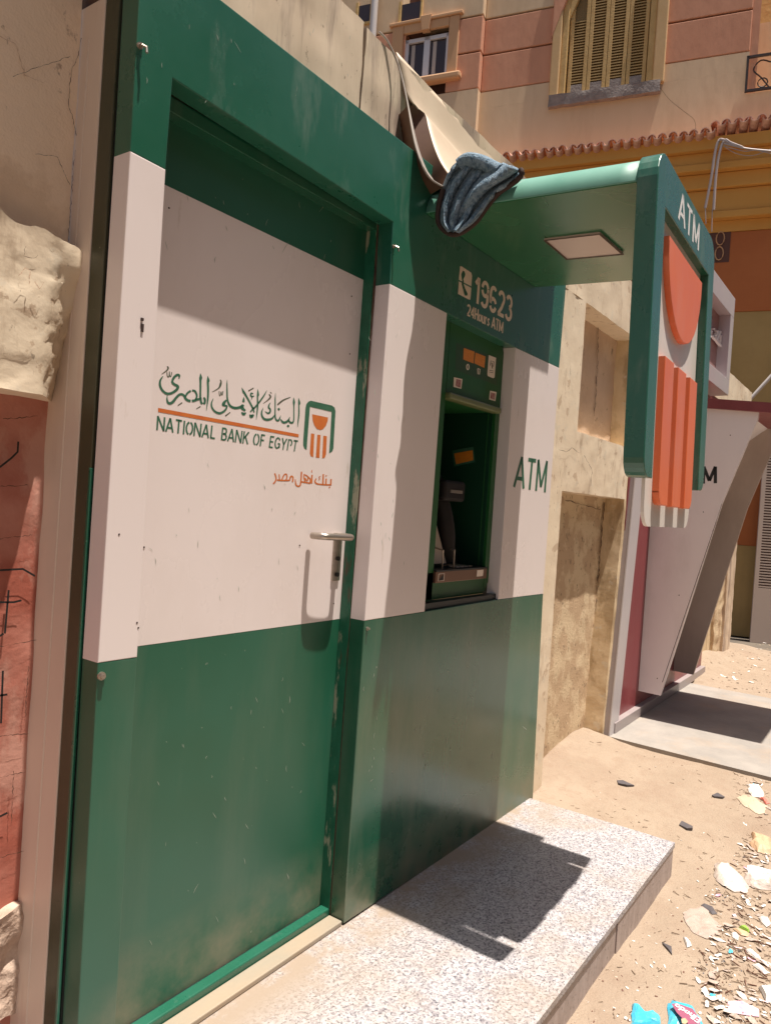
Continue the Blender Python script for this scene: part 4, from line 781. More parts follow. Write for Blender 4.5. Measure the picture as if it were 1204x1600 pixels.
# ------------------------------------------------------------------ house beyond
th = math.atan2(-0.975, 0.22)
nB = Vector((0.975, 0.22, 0)).normalized(); cB = 8.779; OB = nB * cB
house = thing('house', 'ochre and terracotta plastered house with mustard shutters and a clay tile eave', 'house', (OB.x, OB.y, 0), th)
HM = wmat(house); HI = HM.inverted()
def H(u, v, dep=0.0):
    p = HI @ onn(u, v, nB, cB + dep); return (p.x, p.z)
def hbox(name, x0, x1, z0, z1, y0, y1, m, parent=house, bev=0.0):
    bm = BM(); box(bm, x0, x1, y0, y1, z0, z1, bev); return obj(name, bm, m, parent, local=True)
XC = H(750, 150)[0]                               # where the left bay meets the main face
zt1_, zj1, zt0 = H(757, 31)[1], H(752, 87)[1], H(750, 145)[1]
zj1 = (H(840, 72)[1] + zj1) / 2
XE = H(1172, 60)[0]
ze = H(1000, 236)[1]                              # eave line
WX0, WX1 = H(868, 150)[0], H(1022, 130)[0]
wzt = zt1_ + 1.0; wz0 = H(943, 142)[1]
def wallrow(z0, z1, m, holes, x0=XC, x1=XE, y0=0.0, name='wall_course'):
    xs = [x0] + [h for q in holes for h in q] + [x1]
    for i in range(0, len(xs), 2): hbox(name, xs[i], xs[i + 1], z0 + 0.012, z1 - 0.012, y0, .5, m, bev=0.012)
hbox('wall', XC, XE, ze - 0.2, wz0 - .004, 0.0, .5, M['btan']); hbox('wall', XC, WX0, wz0 - .003, zt0 - .002, 0.0, .5, M['btan']); hbox('wall', WX1, XE, wz0 - .003, zt0 - .002, 0.0, .5, M['btan'])
wallrow(zt0, zj1, M['bterra'], [(WX0, WX1)]); wallrow(zj1, zt1_, M['bterra'], [(WX0, WX1)]); wallrow(zt1_, zt1_ + 1.6, M['btan'], [(WX0, WX1)])
hbox('wall_core', XC, XE, ze, zt1_ + 1.6, 0.16, .5, M['groove'])
BP = -0.13                                        # left bay stands forward of the main face
PW0, PW1 = H(636, 70)[0] , H(704, 70)[0]
pz0, pz1 = H(668, 128)[1], H(668, 62)[1]
XB = XC - 4.0
hbox('bay_wall', XB, XC - .003, ze - .2, zt0, BP, .5, M['btan'])
for z0, z1, m in ((zt0, zj1, M['bterra']), (zj1, zt1_, M['bterra']), (zt1_, zt1_ + 1.6, M['btan'])):
    hs = [(PW0, PW1)] if z0 < pz1 and z1 > pz0 else ([(H(629, 20, BP)[0], H(657, 20, BP)[0])] if z0 == zt1_ else [])
    wallrow(z0, z1, m, hs, XB, XC - .003, BP, 'bay_course')
hbox('bay_core', XB, XC - .004, ze, zt1_ + 1.6, 0.12, .5, M['groove'])
# white pvc window
fr = hbox('window', PW0 - .0, PW1, pz0, pz1 + .02, BP + .09, BP + .11, M['pane'])
for x0, x1, z0, z1 in ((PW0, PW1, pz1 - .06, pz1), (PW0, PW0 + .06, pz0, pz1), (PW1 - .05, PW1, pz0, pz1), ((PW0 + PW1) / 2 - .05, (PW0 + PW1) / 2 + .05, pz0, pz1), (PW0, PW1, pz0, pz0 + .06)):
    hbox('window_bar', x0, x1, z0, z1, BP + .05, BP + .09, M['pvc'], fr, .004)
for x0, x1 in ((PW0 + .1, PW0 + .16), ((PW0 + PW1) / 2 + .09, (PW0 + PW1) / 2 + .15)): hbox('curtain', x0, x1, pz0 + .06, pz1 - .08, BP + .085, BP + .0895, M['ksilver'], fr)
tr = hbox('window_trim', PW0 - .20, PW0 - .01, pz0 - .02, pz1 + .19, BP - .035, BP + .02, M['btrim'], house, .012)
hbox('trim_bar', PW1 + .01, PW1 + .17, pz0 - .02, pz1 + .19, BP - .035, BP + .02, M['btrim'], tr, .012)
hbox('trim_bar', PW0 - .008, PW1 + .008, pz1 + .05, pz1 + .19, BP - .034, BP + .02, M['btrim'], tr, .012)
hbox('trim_lip', PW0 - .25, PW1 + .22, pz1 + .192, pz1 + .24, BP - .06, BP + .02, M['btrim'], tr, .01)
bm = BM(); prism(bm, [((PW0 + PW1) / 2 - .06, pz1 + .03), ((PW0 + PW1) / 2 + .06, pz1 + .03), ((PW0 + PW1) / 2 + .09, pz1 + .26), ((PW0 + PW1) / 2 - .09, pz1 + .26)], BP - .075, BP + .02, .008); obj('keystone', bm, M['btrim'], tr, local=True)
hbox('window_sill', PW0 - .1, PW1 + .25, pz0 - .13, pz0 - .022, BP - .10, BP + .05, M['btrim'], house, .03)
for (u0, u1, v0, v1) in ((627, 657, 5, 37), (560, 579, 8, 36)):
    a, b = H(u0, (v0 + v1) / 2, BP), H(u1, (v0 + v1) / 2, BP); z1 = H((u0 + u1) / 2, v0, BP)[1]; z0 = H((u0 + u1) / 2, v1, BP)[1]
    w = hbox('small_window', a[0], b[0], z0, z1, BP - .004, BP + .01, M['pane']); 
    hbox('frame', a[0] - .04, a[0], z0 - .04, z1 + .04, BP - .03, BP + .02, M['byellow'], w); hbox('frame', a[0], b[0], z0 - .04, z0, BP - .03, BP + .02, M['byellow'], w); hbox('frame', b[0], b[0] + .03, z0 - .04, z1 + .04, BP - .03, BP + .02, M['byellow'], w)
# mustard shutters with pointed head
sw = hbox('shutter_window', WX0, WX1, wz0, wzt, .12, .15, M['shutter'])
hw = (WX1 - WX0); jw = .11
hbox('surround', WX0 - .10, WX0 + .03, wz0 - .02, wzt, -.06, .12, M['surr'], sw, .015); hbox('surround', WX1 - .03, WX1 + .12, wz0 - .02, wzt, -.06, .12, M['surr'], sw, .015)
hbox('surround', WX0 + .03, WX0 + .12, wz0, wzt, -.02, .12, M['shutter'], sw, .01); hbox('surround', WX1 - .12, WX1 - .03, wz0, wzt, -.02, .12, M['shutter'], sw, .01)
lx0, lx1 = WX0 + .14, WX1 - .13; lw = (lx1 - lx0) / 4
for i in range(4):
    a, b = lx0 + i * lw, lx0 + (i + 1) * lw; top = wzt - .02
    lf = hbox('shutter_leaf', a + .004, a + .055, wz0 + .02, top, .03, .07, M['shutter'], sw, .004)
    hbox('stile', b - .055, b - .004, wz0 + .02, top, .03, .07, M['shutter'], sw, .004)
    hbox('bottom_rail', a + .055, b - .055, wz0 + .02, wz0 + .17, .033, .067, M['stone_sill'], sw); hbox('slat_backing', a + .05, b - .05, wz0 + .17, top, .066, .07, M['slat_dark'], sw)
    bm = BM(); z = wz0 + .19; zmax = zt1_ - 0.28 if i == 0 else top
    while z < zmax: hexa(bm, [(a + .055, .035, z), (b - .055, .035, z), (b - .055, .065, z + .022), (a + .055, .065, z + .022), (a + .055, .035, z + .016), (b - .055, .035, z + .016), (b - .055, .065, z + .036), (a + .055, .065, z + .036)]); z += 0.040
    o = obj('slats', bm, M['shutter_slat'], sw, local=True); o['kind'] = 'stuff'
bm = BM(); prism(bm, [(WX0 + .02, zt1_ - .45), (WX0 + .02, zt1_ + .5), (WX0 + .42, zt1_ + .5), (WX0 + .12, zt1_ - .25)], .0, .05, .01); obj('head_splay', bm, M['shutter'], sw, local=True)
bm = BM(); prism(bm, [(WX0 - .11, zt1_ - .50), (WX0 - .11, zt1_ + .5), (WX0 + .24, zt1_ + .5)], -.065, .0, .01); obj('head_corner', bm, M['bterra'], sw, local=True)
sx0, sx1 = H(858, 158)[0], H(1031, 135)[0]
bm = BM(); rough_box(bm, sx0, sx1, -.09, .03, wz0 - .16, wz0 - .0, .05, .012, 6, 3.3); finish(bm); obj('window_sill', bm, M['stone_sill'], house, local=True, smooth=True)
# eave of clay tiles over a moulded cornice
hbox('eave_board', XB, XE + 2.5, ze - .22, ze - .06, -.30, .0, M['bochre'])
pitch = 0.132; x = XC - 1.5
tm = BM(); bmr = 0.056
rg = []
for k in range(9): a = math.radians(180 * k / 8); rg.append((math.cos(a) * bmr, math.sin(a) * bmr))
A = [tm.verts.new((c, -.42, s)) for c, s in rg]; B = [tm.verts.new((c * .86, .0, s + .10)) for c, s in rg]; A2 = [tm.verts.new((c * .82, -.42, s * .82)) for c, s in rg]
for i in range(8): tm.faces.new((A[i], B[i], B[i + 1], A[i + 1])); tm.faces.new((A[i], A[i + 1], A2[i + 1], A2[i]))
B2 = [tm.verts.new((c * .70, .0, s * .82 + .10)) for c, s in rg]
for i in range(8): tm.faces.new((A2[i], A2[i + 1], B2[i + 1], B2[i]))
me = bpy.data.meshes.new('roof_tile'); tm.to_mesh(me); tm.free(); me.materials.append(M['tile'])
while x < XE + 1.6:
    for up in (1, -1):
        o = bpy.data.objects.new('roof_tile', me); C.objects.link(o); o.parent = house
        o.location = (x + (0 if up == 1 else pitch / 2), rnd.uniform(-.02, .02), ze - .045 + (0.0 if up == 1 else 0.03) + (x > XE - .45) * 0.09); o.rotation_euler = (0, math.pi if up == -1 else rnd.uniform(-.12, .12), rnd.uniform(-.03, .03))
        if up == -1: o.rotation_euler = (math.radians(0), math.pi + rnd.uniform(-.1, .1), 0)
    x += pitch + rnd.uniform(-.006, .006)
zc = ze - .22
for k, (dz, y) in enumerate(((.16, -.22), (.10, -.26), (.20, -.16), (.30, -.10), (.10, -.14))):
    hbox('cornice_moulding', XB, XE + 2.5, zc - dz + .004, zc, y, .02, M['bochre'], bev=.012); zc -= dz
z_o = H(1150, 362)[1]; z_m = H(1150, 487)[1]
hbox('cornice', XB, XE + 2.5, z_o, zc, -.03, .02, M['bochre']); hbox('orange_wall', XB, XE + 2.5, z_m, z_o - .004, -.015, .02, M['borange'], bev=.006)
hbox('ochre_wall', XB, XE + 2.5, H(1190, 640)[1], z_m - .004, .0, .02, M['bochre2']); 
z_b = H(1160, 852)[1]; hbox('orange_wall', XB, XE + 2.5, z_b, H(1190, 640)[1] - .004, .002, .02, M['borange']); hbox('ochre_dado', XB, XE + 2.5, ZG, z_b - .004, -.004, .02, M['bochre2'])
hbox('house_core', XB, XE + 2.5, ZG, ze, .03, 2.0, M['bochre2'])
gx0, gx1 = H(1100, 380)[0], H(1140, 380)[0]; gza, gzb = H(1120, 411)[1], H(1120, 358)[1]
gl = hbox('vent_grille', gx0, gx1, gza, gzb, -.02, .0, M['grille'])
bm = BM()
for zc_ in (gza + .12, gza + .32): tube(bm, [((gx0 * .4 + gx1 * .6) + .05 * math.cos(a), -.03, zc_ + .09 * math.sin(a)) for a in [i * math.pi / 6 for i in range(13)]], .008, 5)
obj('scrollwork', bm, M['btrim'], gl, local=True)
# balcony recess at the right corner with iron railing
hbox('balcony_wall', XE + .0, XE + 2.5, ze - .2, H(1190, 143)[1], -.001, .4, M['btan'])
hbox('recess_side', XE - .002, XE + .10, H(1190, 143)[1], zt1_ + 1.6, .02, 1.4, M['bterra']); hbox('recess_back', XE + .1, XE + 2.5, H(1190, 143)[1], zj1 + .4, 1.0, 1.4, M['btan']); hbox('recess_back', XE + .1, XE + 2.5, zj1 + .4, zt1_ + 1.6, 1.0, 1.4, M['byellow'])
rz0_, rz1_ = H(1190, 143)[1], H(1190, 87)[1]
rl = hbox('railing', XE - .03, XE + 2.4, rz1_ - .03, rz1_, -.05, -.02, M['iron']); bm = BM(); box(bm, XE - .03, XE - .0, -.05, -.02, rz0_, rz1_); box(bm, XE, XE + 2.4, -.05, -.02, rz0_, rz0_ + .03)
hh = rz1_ - rz0_
for k in range(4):
    xc = XE + .28 + k * .5
    for sgn in (-1, 1):
        tube(bm, smooth_path([(xc, -.035, rz0_), (xc + sgn * .12, -.035, rz0_ + hh * .35), (xc + sgn * .22, -.035, rz0_ + hh * .6), (xc + sgn * .14, -.035, rz1_ - .08), (xc + sgn * .02, -.035, rz1_ - .12)], 4), .010, 5)
        tube(bm, [(xc + sgn * .1 + .06 * math.cos(a), -.035, rz0_ + .1 + .06 * math.sin(a)) for a in [i * math.pi / 5 for i in range(11)]], .009, 5)
    tube(bm, [(xc + .25, -.035, rz0_), (xc + .25, -.035, rz1_)], .010, 5)
obj('railing_scrolls', bm, M['iron'], rl, local=True)
cr = BM(); stroke(cr, lambda a, b: Vector((H(a, b)[0], -.004, H(a, b)[1])), [(1030, 136), (1040, 150), (1052, 162), (1070, 176), (1084, 188), (1086, 205), (1086, 222)], .45, 3); cr.normal_update(); obj('wall_crack', face_front(cr), M['groove'], house, local=True)
o = BM(); px_ = H(594, 20)[0]; tube(o, [(px_, BP - .10, H(594, 60)[1] - .4), (px_, BP - .10, zt1_ + 1.5)], .055, 12); obj('drain_pipe', o, M['pipe'], house, local=True, smooth=True)

# house on the other side of the street (behind the camera; it is what the glossy panels mirror)
op = thing('house', 'plain brown plastered house across the street, seen only mirrored in the glossy panels', 'house', (5, -9, ZG))
M['opp'] = mat('brown_house_render', (0.30, 0.19, 0.11), (0.36, 0.24, 0.15), 1.2, 0.85)
bm = BM(); box(bm, -12, 22, -15, -9, ZG - .1, 9.5); obj('wall', bm, M['opp'], op)
bm = BM(); box(bm, -12.2, 22.2, -15.2, -8.8, 9.5, 9.8, .02); obj('roof', bm, M['btan'], op)
for i in range(9):
    for zz in (.6, 3.9, 7.0):
        bm = BM(); box(bm, -10.5 + i * 3.6, -9.2 + i * 3.6, -9.02, -8.97, zz + .4, zz + 1.9); w = obj('window', bm, M['pane'], op)
        bm = BM(); box(bm, -10.65 + i * 3.6, -9.05 + i * 3.6, -9.0, -8.85, zz + .28, zz + .4, .01); obj('sill', bm, M['btan'], w)

# cables hanging from the eave
cb = thing('cable_bundle', 'loose pale electric cables looped over the tiled eave of the house', 'cable', tuple(onn(1125, 222, nB, cB - .42)))
def CPt(u, v, d=-.42): return onn(u, v, nB, cB + d)
for pts, r_ in (([(1160, 231), (1145, 226), (1130, 219), (1122, 220), (1116, 240), (1110, 280), (1101, 325)], .017), ([(1158, 230), (1140, 223), (1132, 219), (1125, 232), (1118, 270), (1114, 328)], .017), ([(1112, 328), (1111, 362)], .006), ([(1101, 325), (1102, 350)], .006),
                ([(1130, 224), (1165, 232), (1204, 236)], .012), ([(1130, 228), (1160, 236), (1180, 235), (1204, 240)], .005), ([(1132, 230), (1150, 240), (1175, 243), (1204, 233)], .004)):
    bm = BM(); tube(bm, smooth_path([CPt(*p) for p in pts], 5), r_, 7); obj('cable', bm, M['cable'], cb, smooth=True)
bm = BM(); a, b = onn(1170, 625, nB, cB - .6), onn(1240, 548, nB, cB - .6); tube(bm, [a, b], .022, 8); o = obj('wooden_pole', bm, M['pipe'], origin=tuple(a)); tag(o, 'thin pale pole leaning behind the far end of the wall', 'pole')
# louvred gate leaf by the house
gp = [onn(u, v, nB, cB - .25) for u, v in ((1183, 700), (1200, 690), (1176, 975), (1196, 960))]
gate = thing('louvred_gate', 'pale louvred metal door leaf standing ajar against the ochre house', 'door', tuple(gp[2]))
G0 = onn(1172, 985, nB, cB - .35); bm = BM(); dx = (Vector((.35, -.9, 0))).normalized()
def GP(a, b, z): return G0 + dx * a + Vector((.9, .35, 0)) * b + Vector((0, 0, z))
gh = 2.6
def gbox(bm, a0, a1, b0, b1, z0, z1): hexa(bm, [GP(*p) for p in ((a0, b0, z0), (a1, b0, z0), (a1, b1, z0), (a0, b1, z0), (a0, b0, z1), (a1, b0, z1), (a1, b1, z1), (a0, b1, z1))])
gbox(bm, 0, .9, 0, .04, -.15, .55); gbox(bm, 0, .05, 0, .04, .55, gh); gbox(bm, .22, .26, 0, .04, .55, gh); obj('gate_frame', bm, M['louvre'], gate)
for k in range(58):
    z = .56 + k * .035; bm = BM(); gbox(bm, .05, .22, .005, .03, z, z + .018); obj('louvre', bm, M['louvre'], gate)
bm = BM(); gbox(bm, .05, .9, .032, .036, .5, gh); obj('gate_backing', bm, M['grille'], gate)

# ------------------------------------------------------------------ curled sheet on the wall
sh = thing('curled_sheet', 'tan hardboard sheet slumped from the wall top onto the green canopy', 'board', tuple(on(700, 200, 1, 0.0)))
LB = [(618, 82, .13), (630, 130, .115), (636, 150, .105), (645, 163, .095), (662, 178, .085), (668, 200, .055), (676, 228, .015), (688, 256, -.03), (705, 280, -.09)]
lb = smooth_path([on(*p[:2], 1, p[2]) for p in LB], 4)
bm = BM(); cols = []
NR = len(lb)
for i in range(25):
    s = i / 24; col = []
    for j, p in enumerate(lb):
        t = j / (NR - 1); q = Vector((1.25, .13 - .23 * t, 2.735 - .32 * t - .10 * math.sin(math.pi * t) * .8))
        q2 = p.lerp(q, s); q2.y += .02 * math.sin(math.pi * t) * math.sin(math.pi * s); col.append(bm.verts.new(q2))
    cols.append(col)
for a, b in zip(cols, cols[1:]):
    for j in range(NR - 1): bm.faces.new((a[j], b[j], b[j + 1], a[j + 1]))
o = obj('board', bm, M['sheetc'], sh, smooth=True); md = o.modifiers.new('t', 'SOLIDIFY'); md.thickness = .004
C1 = [(592, 50, .125), (603, 61, .12), (613, 80, .112), (622, 102, .10), (630, 132, .08), (637, 165, .055), (643, 200, .02), (650, 232, -.01), (660, 260, -.035), (673, 280, -.05), (692, 292, -.07)]
c1p = smooth_path([on(*p[:2], 1, p[2]) for p in C1], 4)
bm = BM(); tube(bm, c1p, .0032, 8); nn = len(c1p)
loft(bm, c1p, [p + Vector((1, .12, 0)) * (.005 + .055 * max(0, (i / nn - .45)) / .55 * (1.0 if i / nn < .8 else 1.5)) for i, p in enumerate(c1p)], False); obj('sheet_rim', bm, M['edge_grey'], sh, smooth=True)
low = [p for p in c1p][20:]; n2 = len(low); ins = [lb[min(NR - 1, int(12 + (NR - 13) * i / (n2 - 1)))] for i in range(n2)]
bm = BM(); mid = [(a + b) / 2 + Vector((.04, .10, -.01)) for a, b in zip(low, ins)]
for rr1, rr2 in ((low, mid), (mid, ins)): loft(bm, rr1, rr2, False)
obj('underside', bm, M['sheet_shade'], sh, smooth=True)
# towel
tw = thing('towel', 'damp blue-grey towel with brown hem draped over the inner corner of the green canopy', 'towel', (0.18, -0.2, 2.3))
Lb = smooth_path([(714, 256, 0), (703, 268, 0), (692, 296, 0), (686, 322, 0), (686, 346, 0), (700, 361, 0)], 6); Rb = smooth_path([(813, 267, 0), (802, 281, 0), (776, 299, 0), (756, 325, 0), (740, 345, 0), (716, 362, 0)], 6)
bm = BM(); grid = []; NU = 36
for j, (a, b) in enumerate(zip(Lb, Rb)):
    t = j / (len(Lb) - 1); row = []
    for i in range(NU + 1):
        s = i / NU; u = a.x + (b.x - a.x) * s; v = a.y + (b.y - a.y) * s - 10 * math.sin(math.pi * s) * (1 - t) ** 3
        fold = .016 * math.sin(s * 24 + 1.2 * t * 3 + 2.0 * math.sin(3 * t)) * (0.4 + t * .6) + .008 * math.sin(s * 31 + t * 5)
        fold += .035 * math.exp(-((s - (.35 + .5 * (1 - t))) / .13) ** 2) * (1 - t)
        row.append(bm.verts.new(on(u, v, 0, 0.176 - max(0, fold) * 1.9 - .012 * math.sin(math.pi * s) + .015 * (1 - t))))
    grid.append(row)
for a, b in zip(grid, grid[1:]):
    for i in range(NU): bm.faces.new((a[i], a[i + 1], b[i + 1], b[i]))
o = obj('fabric', bm, M['cloth'], tw, smooth=True); md = o.modifiers.new('t', 'SOLIDIFY'); md.thickness = .012; md.offset = 0
bm = BM(); tube(bm, smooth_path([on(u, v, 0, .166) for u, v in ((692, 296), (685, 322), (684.5, 348), (700, 364), (717, 365), (742, 348), (759, 325), (778, 302), (803, 285), (815, 272), (812, 265))], 5), .0085, 8); obj('hem', bm, M['hem'], tw, smooth=True)
bm = BM(); rr_ = [on(u, v, 0, .16) for u, v in ((718, 258), (730, 250), (752, 254), (768, 262), (780, 268))]; tube(bm, smooth_path(rr_, 5), .022, 10); obj('fold', bm, M['cloth'], tw, smooth=True)

# ------------------------------------------------------------------ litter
def gpt(u, v, dz=0.0):
    p = on(u, v, 2, ZG); p = on(u, v, 2, gz(p.x, p.y)); p = on(u, v, 2, gz(p.x, p.y) + dz); return p
def crumple(name, poly, m, label, cat, h=0.01, amp=0.01, res=5, lean=0.0, group=None, fr=18, seed=0):
    """a thin sheet with the given outline (pixels), lying crumpled on the ground"""
    pts = [gpt(u, v) for u, v in poly]; c = sum(pts, Vector()) / len(pts); bm = BM(); rings = []
    for k in range(res + 1):
        t = k / res; ring = []
        for i, p in enumerate(pts):
            for q in range(4):
                e = p.lerp(pts[(i + 1) % len(pts)], q / 4)
                w = c.lerp(e, 1 - t * .98); n_ = noise.noise(w * fr + Vector((seed, 0, 0))) * 0.6 + 0.4 * noise.noise(w * fr * 2.2 + Vector((0, seed, 0)))
                if amp > .003: w.x += .010 * noise.noise(w * 45 + Vector((3, seed, 0))) * (1 - t); w.y += .010 * noise.noise(w * 45 + Vector((seed, 7, 0))) * (1 - t)
                rdg = 1 - 2.2 * abs(noise.noise(w * (fr * 1.1) + Vector((seed, 2, 5)))) + .5 * (1 - 2.2 * abs(noise.noise(w * (fr * 2.6) + Vector((seed, 9, 1)))))
                w.z = gz(w.x, w.y) + 0.003 + h * math.sin(min(1, t * 2.2) * math.pi / 2) + amp * (max(-.2, n_) * .6 + .5 * rdg * min(1, t * 3)) + lean * (w.y - c.y)
                w.z = max(w.z, gz(w.x, w.y) + .002)
                ring.append(bm.verts.new(w))
        rings.append(ring)
    for a, b in zip(rings, rings[1:]):
        for i in range(len(a)): bm.faces.new((a[i], a[(i + 1) % len(a)], b[(i + 1) % len(a)], b[i]))
    bm.faces.new(rings[-1]); bmesh.ops.recalc_face_normals(bm, faces=bm.faces)
    o = obj(name, bm, m, origin=tuple(c), smooth=(amp > .012)); tag(o, label, cat, group); return o
cz = lambda x0, y0, s, L_: [(x0 + a / s, y0 + b / s) for a, b in L_]
crumple('plastic_bag', cz(1040, 1220, 7.34, [(540, 1010), (570, 965), (680, 975), (760, 1040), (830, 1100), (960, 1230), (930, 1285), (800, 1285), (640, 1215), (560, 1130)]), M['bag'], 'crumpled dusty white plastic bag lying nearest the corner of the granite step', 'bag', .022, .014, 14, seed=1, group='plastic bags in the street litter')
crumple('plastic_bag', cz(1040, 1220, 7.34, [(850, 1110), (1000, 1150), (1204, 1110), (1260, 1180), (1204, 1260), (1000, 1240), (930, 1200)]), M['bag'], 'smooth pale plastic bag at the right edge beside the crumpled bag', 'bag', .028, .011, 14, seed=2, group='plastic bags in the street litter')
crumple('plastic_bag', cz(1040, 1380, 7.27, [(190, 340), (300, 290), (400, 260), (480, 330), (560, 440), (620, 520), (560, 600), (470, 640), (380, 610), (280, 540), (215, 440)]), M['dustgrey'], 'flattened dusty grey plastic bag on the sand below the crumpled white one', 'bag', .004, .006, 10, seed=3, group='plastic bags in the street litter')
crumple('grey_scrap', cz(1040, 1380, 7.27, [(395, 255), (430, 235), (520, 270), (580, 355), (520, 360)]), M['dark'], 'dark grey scrap tucked behind the flattened grey bag', 'scrap', .003, .003, 3)
crumple('foil_wrapper', cz(860, 1160, 3.5, [(445, 1440), (500, 1485), (560, 1480), (600, 1520), (600, 1560), (440, 1560)]), M['cyan'], 'bright cyan wrapper scrap at the bottom edge, plain side up', 'wrapper', .012, .008, 5, seed=5)
ew = crumple('foil_wrapper', cz(1040, 1380, 7.27, [(20, 1375), (80, 1355), (300, 1420), (400, 1560), (400, 1640), (20, 1640)]), M['cyan'], 'cyan and plum printed snack wrapper with white lettering at the bottom edge', 'wrapper', .012, .004, 5, seed=6)
we = lambda u, v: gpt(1040 + u / 7.27, 1380 + v / 7.27, .026)
letters('print_band', ew, M['plum'], lambda bm: patch(bm, we, [(60, 1370), (120, 1362), (300, 1425), (370, 1530), (390, 1600), (250, 1600), (120, 1470)]), Vector((0, 0, 1)))
we2 = lambda u, v: gpt(1040 + u / 7.27, 1380 + v / 7.27, .0275)
tx = quad_map(we2(405, 1545), we2(120, 1365), we2(85, 1400), we2(360, 1590))
letters('print_lettering', ew, M['letterwhite'], lambda bm: text(bm, 'Elhoda', tx, 0.15, 0.1), Vector((0, 0, 1)))
letters('print_spot', ew, M['peach'], lambda bm: patch(bm, we2, [(170, 1540), (215, 1530), (250, 1570), (220, 1600), (180, 1590)]), Vector((0, 0, 1)))
crumple('pink_card', cz(1040, 1380, 7.27, [(695, 1350), (860, 1345), (1050, 1440), (1055, 1530), (900, 1510), (700, 1480)]), M['pink'], 'pink and white printed card scrap near the bottom right corner', 'card', .006, .003, 4)
crumple('paper_scrap', cz(1040, 1380, 7.27, [(1045, 1195), (1204, 1200), (1240, 1370), (1130, 1365), (1085, 1260)]), M['paper'], 'square white paper scrap at the right edge above the pink card', 'paper', .015, .003, 3)
crumple('paper_scrap', cz(1040, 1220, 7.34, [(925, 45), (1060, 45), (1130, 175), (1090, 205), (990, 190), (950, 120)]), M['paper'], 'white paper scrap by the edge of the grey paving slab', 'paper', .01, .004, 4, seed=8)
crumple('red_scrap', cz(1040, 1220, 7.34, [(1075, 210), (1120, 200), (1180, 260), (1150, 285), (1110, 240)]), M['redscrap'], 'small red wrapper scrap just below the white paper near the paving slab', 'scrap', .008, .006, 3)
crumple('cardboard_piece', cz(1040, 1220, 7.34, [(805, 200), (880, 170), (1000, 190), (1150, 300), (1120, 395), (1060, 395), (900, 310)]), M['sheetc'], 'flat tan cardboard piece half buried in sand under the white paper', 'cardboard', .006, .004, 4)
crumple('peach_sheet', cz(1040, 1220, 7.34, [(970, 620), (1060, 640), (1204, 690), (1240, 800), (1204, 860), (1040, 830), (950, 740), (1000, 700)]), M['peach'], 'curled peach coloured paper sheet at the right edge of the sand', 'paper', .02, .008, 5, seed=4)
crumple('blue_grey_carton', cz(1040, 1220, 7.34, [(930, 980), (1040, 1000), (1204, 1050), (1204, 1110), (1040, 1130), (940, 1100)]), M['letterwhite'], 'torn blue-white carton behind the smooth plastic bag', 'carton', .012, .006, 4)
for k, (q, lb_) in enumerate((([(1043, 395), (1150, 390), (1193, 470), (1140, 510), (1080, 450)], 'white paper shard at the right edge, highest of the paper shards'), ([(885, 755), (950, 755), (1080, 860), (1030, 885)], 'narrow white paper strip lying above another white strip'),
        ([(970, 930), (1040, 920), (1155, 1030), (1110, 1045)], 'narrow white paper strip below the other white strip'), ([(735, 575), (790, 575), (825, 620), (815, 660), (750, 620)], 'small white paper bit beside the green and peach scraps'), ([(190, 615), (240, 640), (290, 720), (235, 740)], 'pale cream paper bit alone on the sand left of the litter'))):
    crumple('paper_scrap', cz(1040, 1380, 7.27, q), M['paper'], lb_, 'paper', .006, .003, 3, seed=k, group='paper scraps in the street litter')
crumple('green_scrap', cz(1040, 1380, 7.27, [(820, 515), (890, 505), (950, 560), (930, 575)]), M['leafgreen'], 'small bright green scrap on top of a peach scrap', 'scrap', .010, .003, 3)
crumple('peach_scrap', cz(1040, 1380, 7.27, [(750, 520), (830, 535), (940, 580), (930, 620), (850, 600)]), M['peach'], 'small peach scrap under the bright green one', 'scrap', .004, .003, 3)
def shard(poly, label, h=.008):
    pts = [gpt(u, v) for u, v in poly]; c = sum(pts, Vector()) / len(pts); bm = BM(); zs = gz(c.x, c.y)
    A = [bm.verts.new((p.x, p.y, zs + .001)) for p in pts]; B = [bm.verts.new((p.x, p.y, zs + h + .003 * (i % 2))) for i, p in enumerate(pts)]
    bm.faces.new(A[::-1]); bm.faces.new(B)
    for i in range(len(A)): bm.faces.new((A[i], A[(i + 1) % len(A)], B[(i + 1) % len(A)], B[i]))
    bmesh.ops.recalc_face_normals(bm, faces=bm.faces); tag(obj('rubber_shard', bm, M['dark'], origin=tuple(c)), label, 'shard', 'dark shards on the sand')
shard([(963, 1221), (972, 1222), (990, 1230), (978, 1232), (965, 1228)], 'slim dark shard on open sand, nearest the cabinet wall'); shard([(1111, 1245), (1120, 1241), (1131, 1247), (1128, 1249), (1115, 1247)], 'slim dark shard near the paving slab and white paper')
shard([(1060, 1291), (1064, 1285), (1081, 1294), (1081, 1299), (1072, 1298)], 'dark squarish shard on sand above the corner of the granite step'); shard([(1033, 1475), (1048, 1482), (1049, 1493), (1043, 1486)], 'thin dark shard below the corner of the granite step', .005)
bm = BM(); a, b = on(1133, 1054, 2, -.10), on(1170, 1068, 2, -.10); tube(bm, [a, b], [.012, .014], 8); tag(obj('plastic_pen', bm, M['penblue'], origin=tuple(a)), 'blue plastic pen lying on the dirt beyond the maroon cash machine', 'pen')
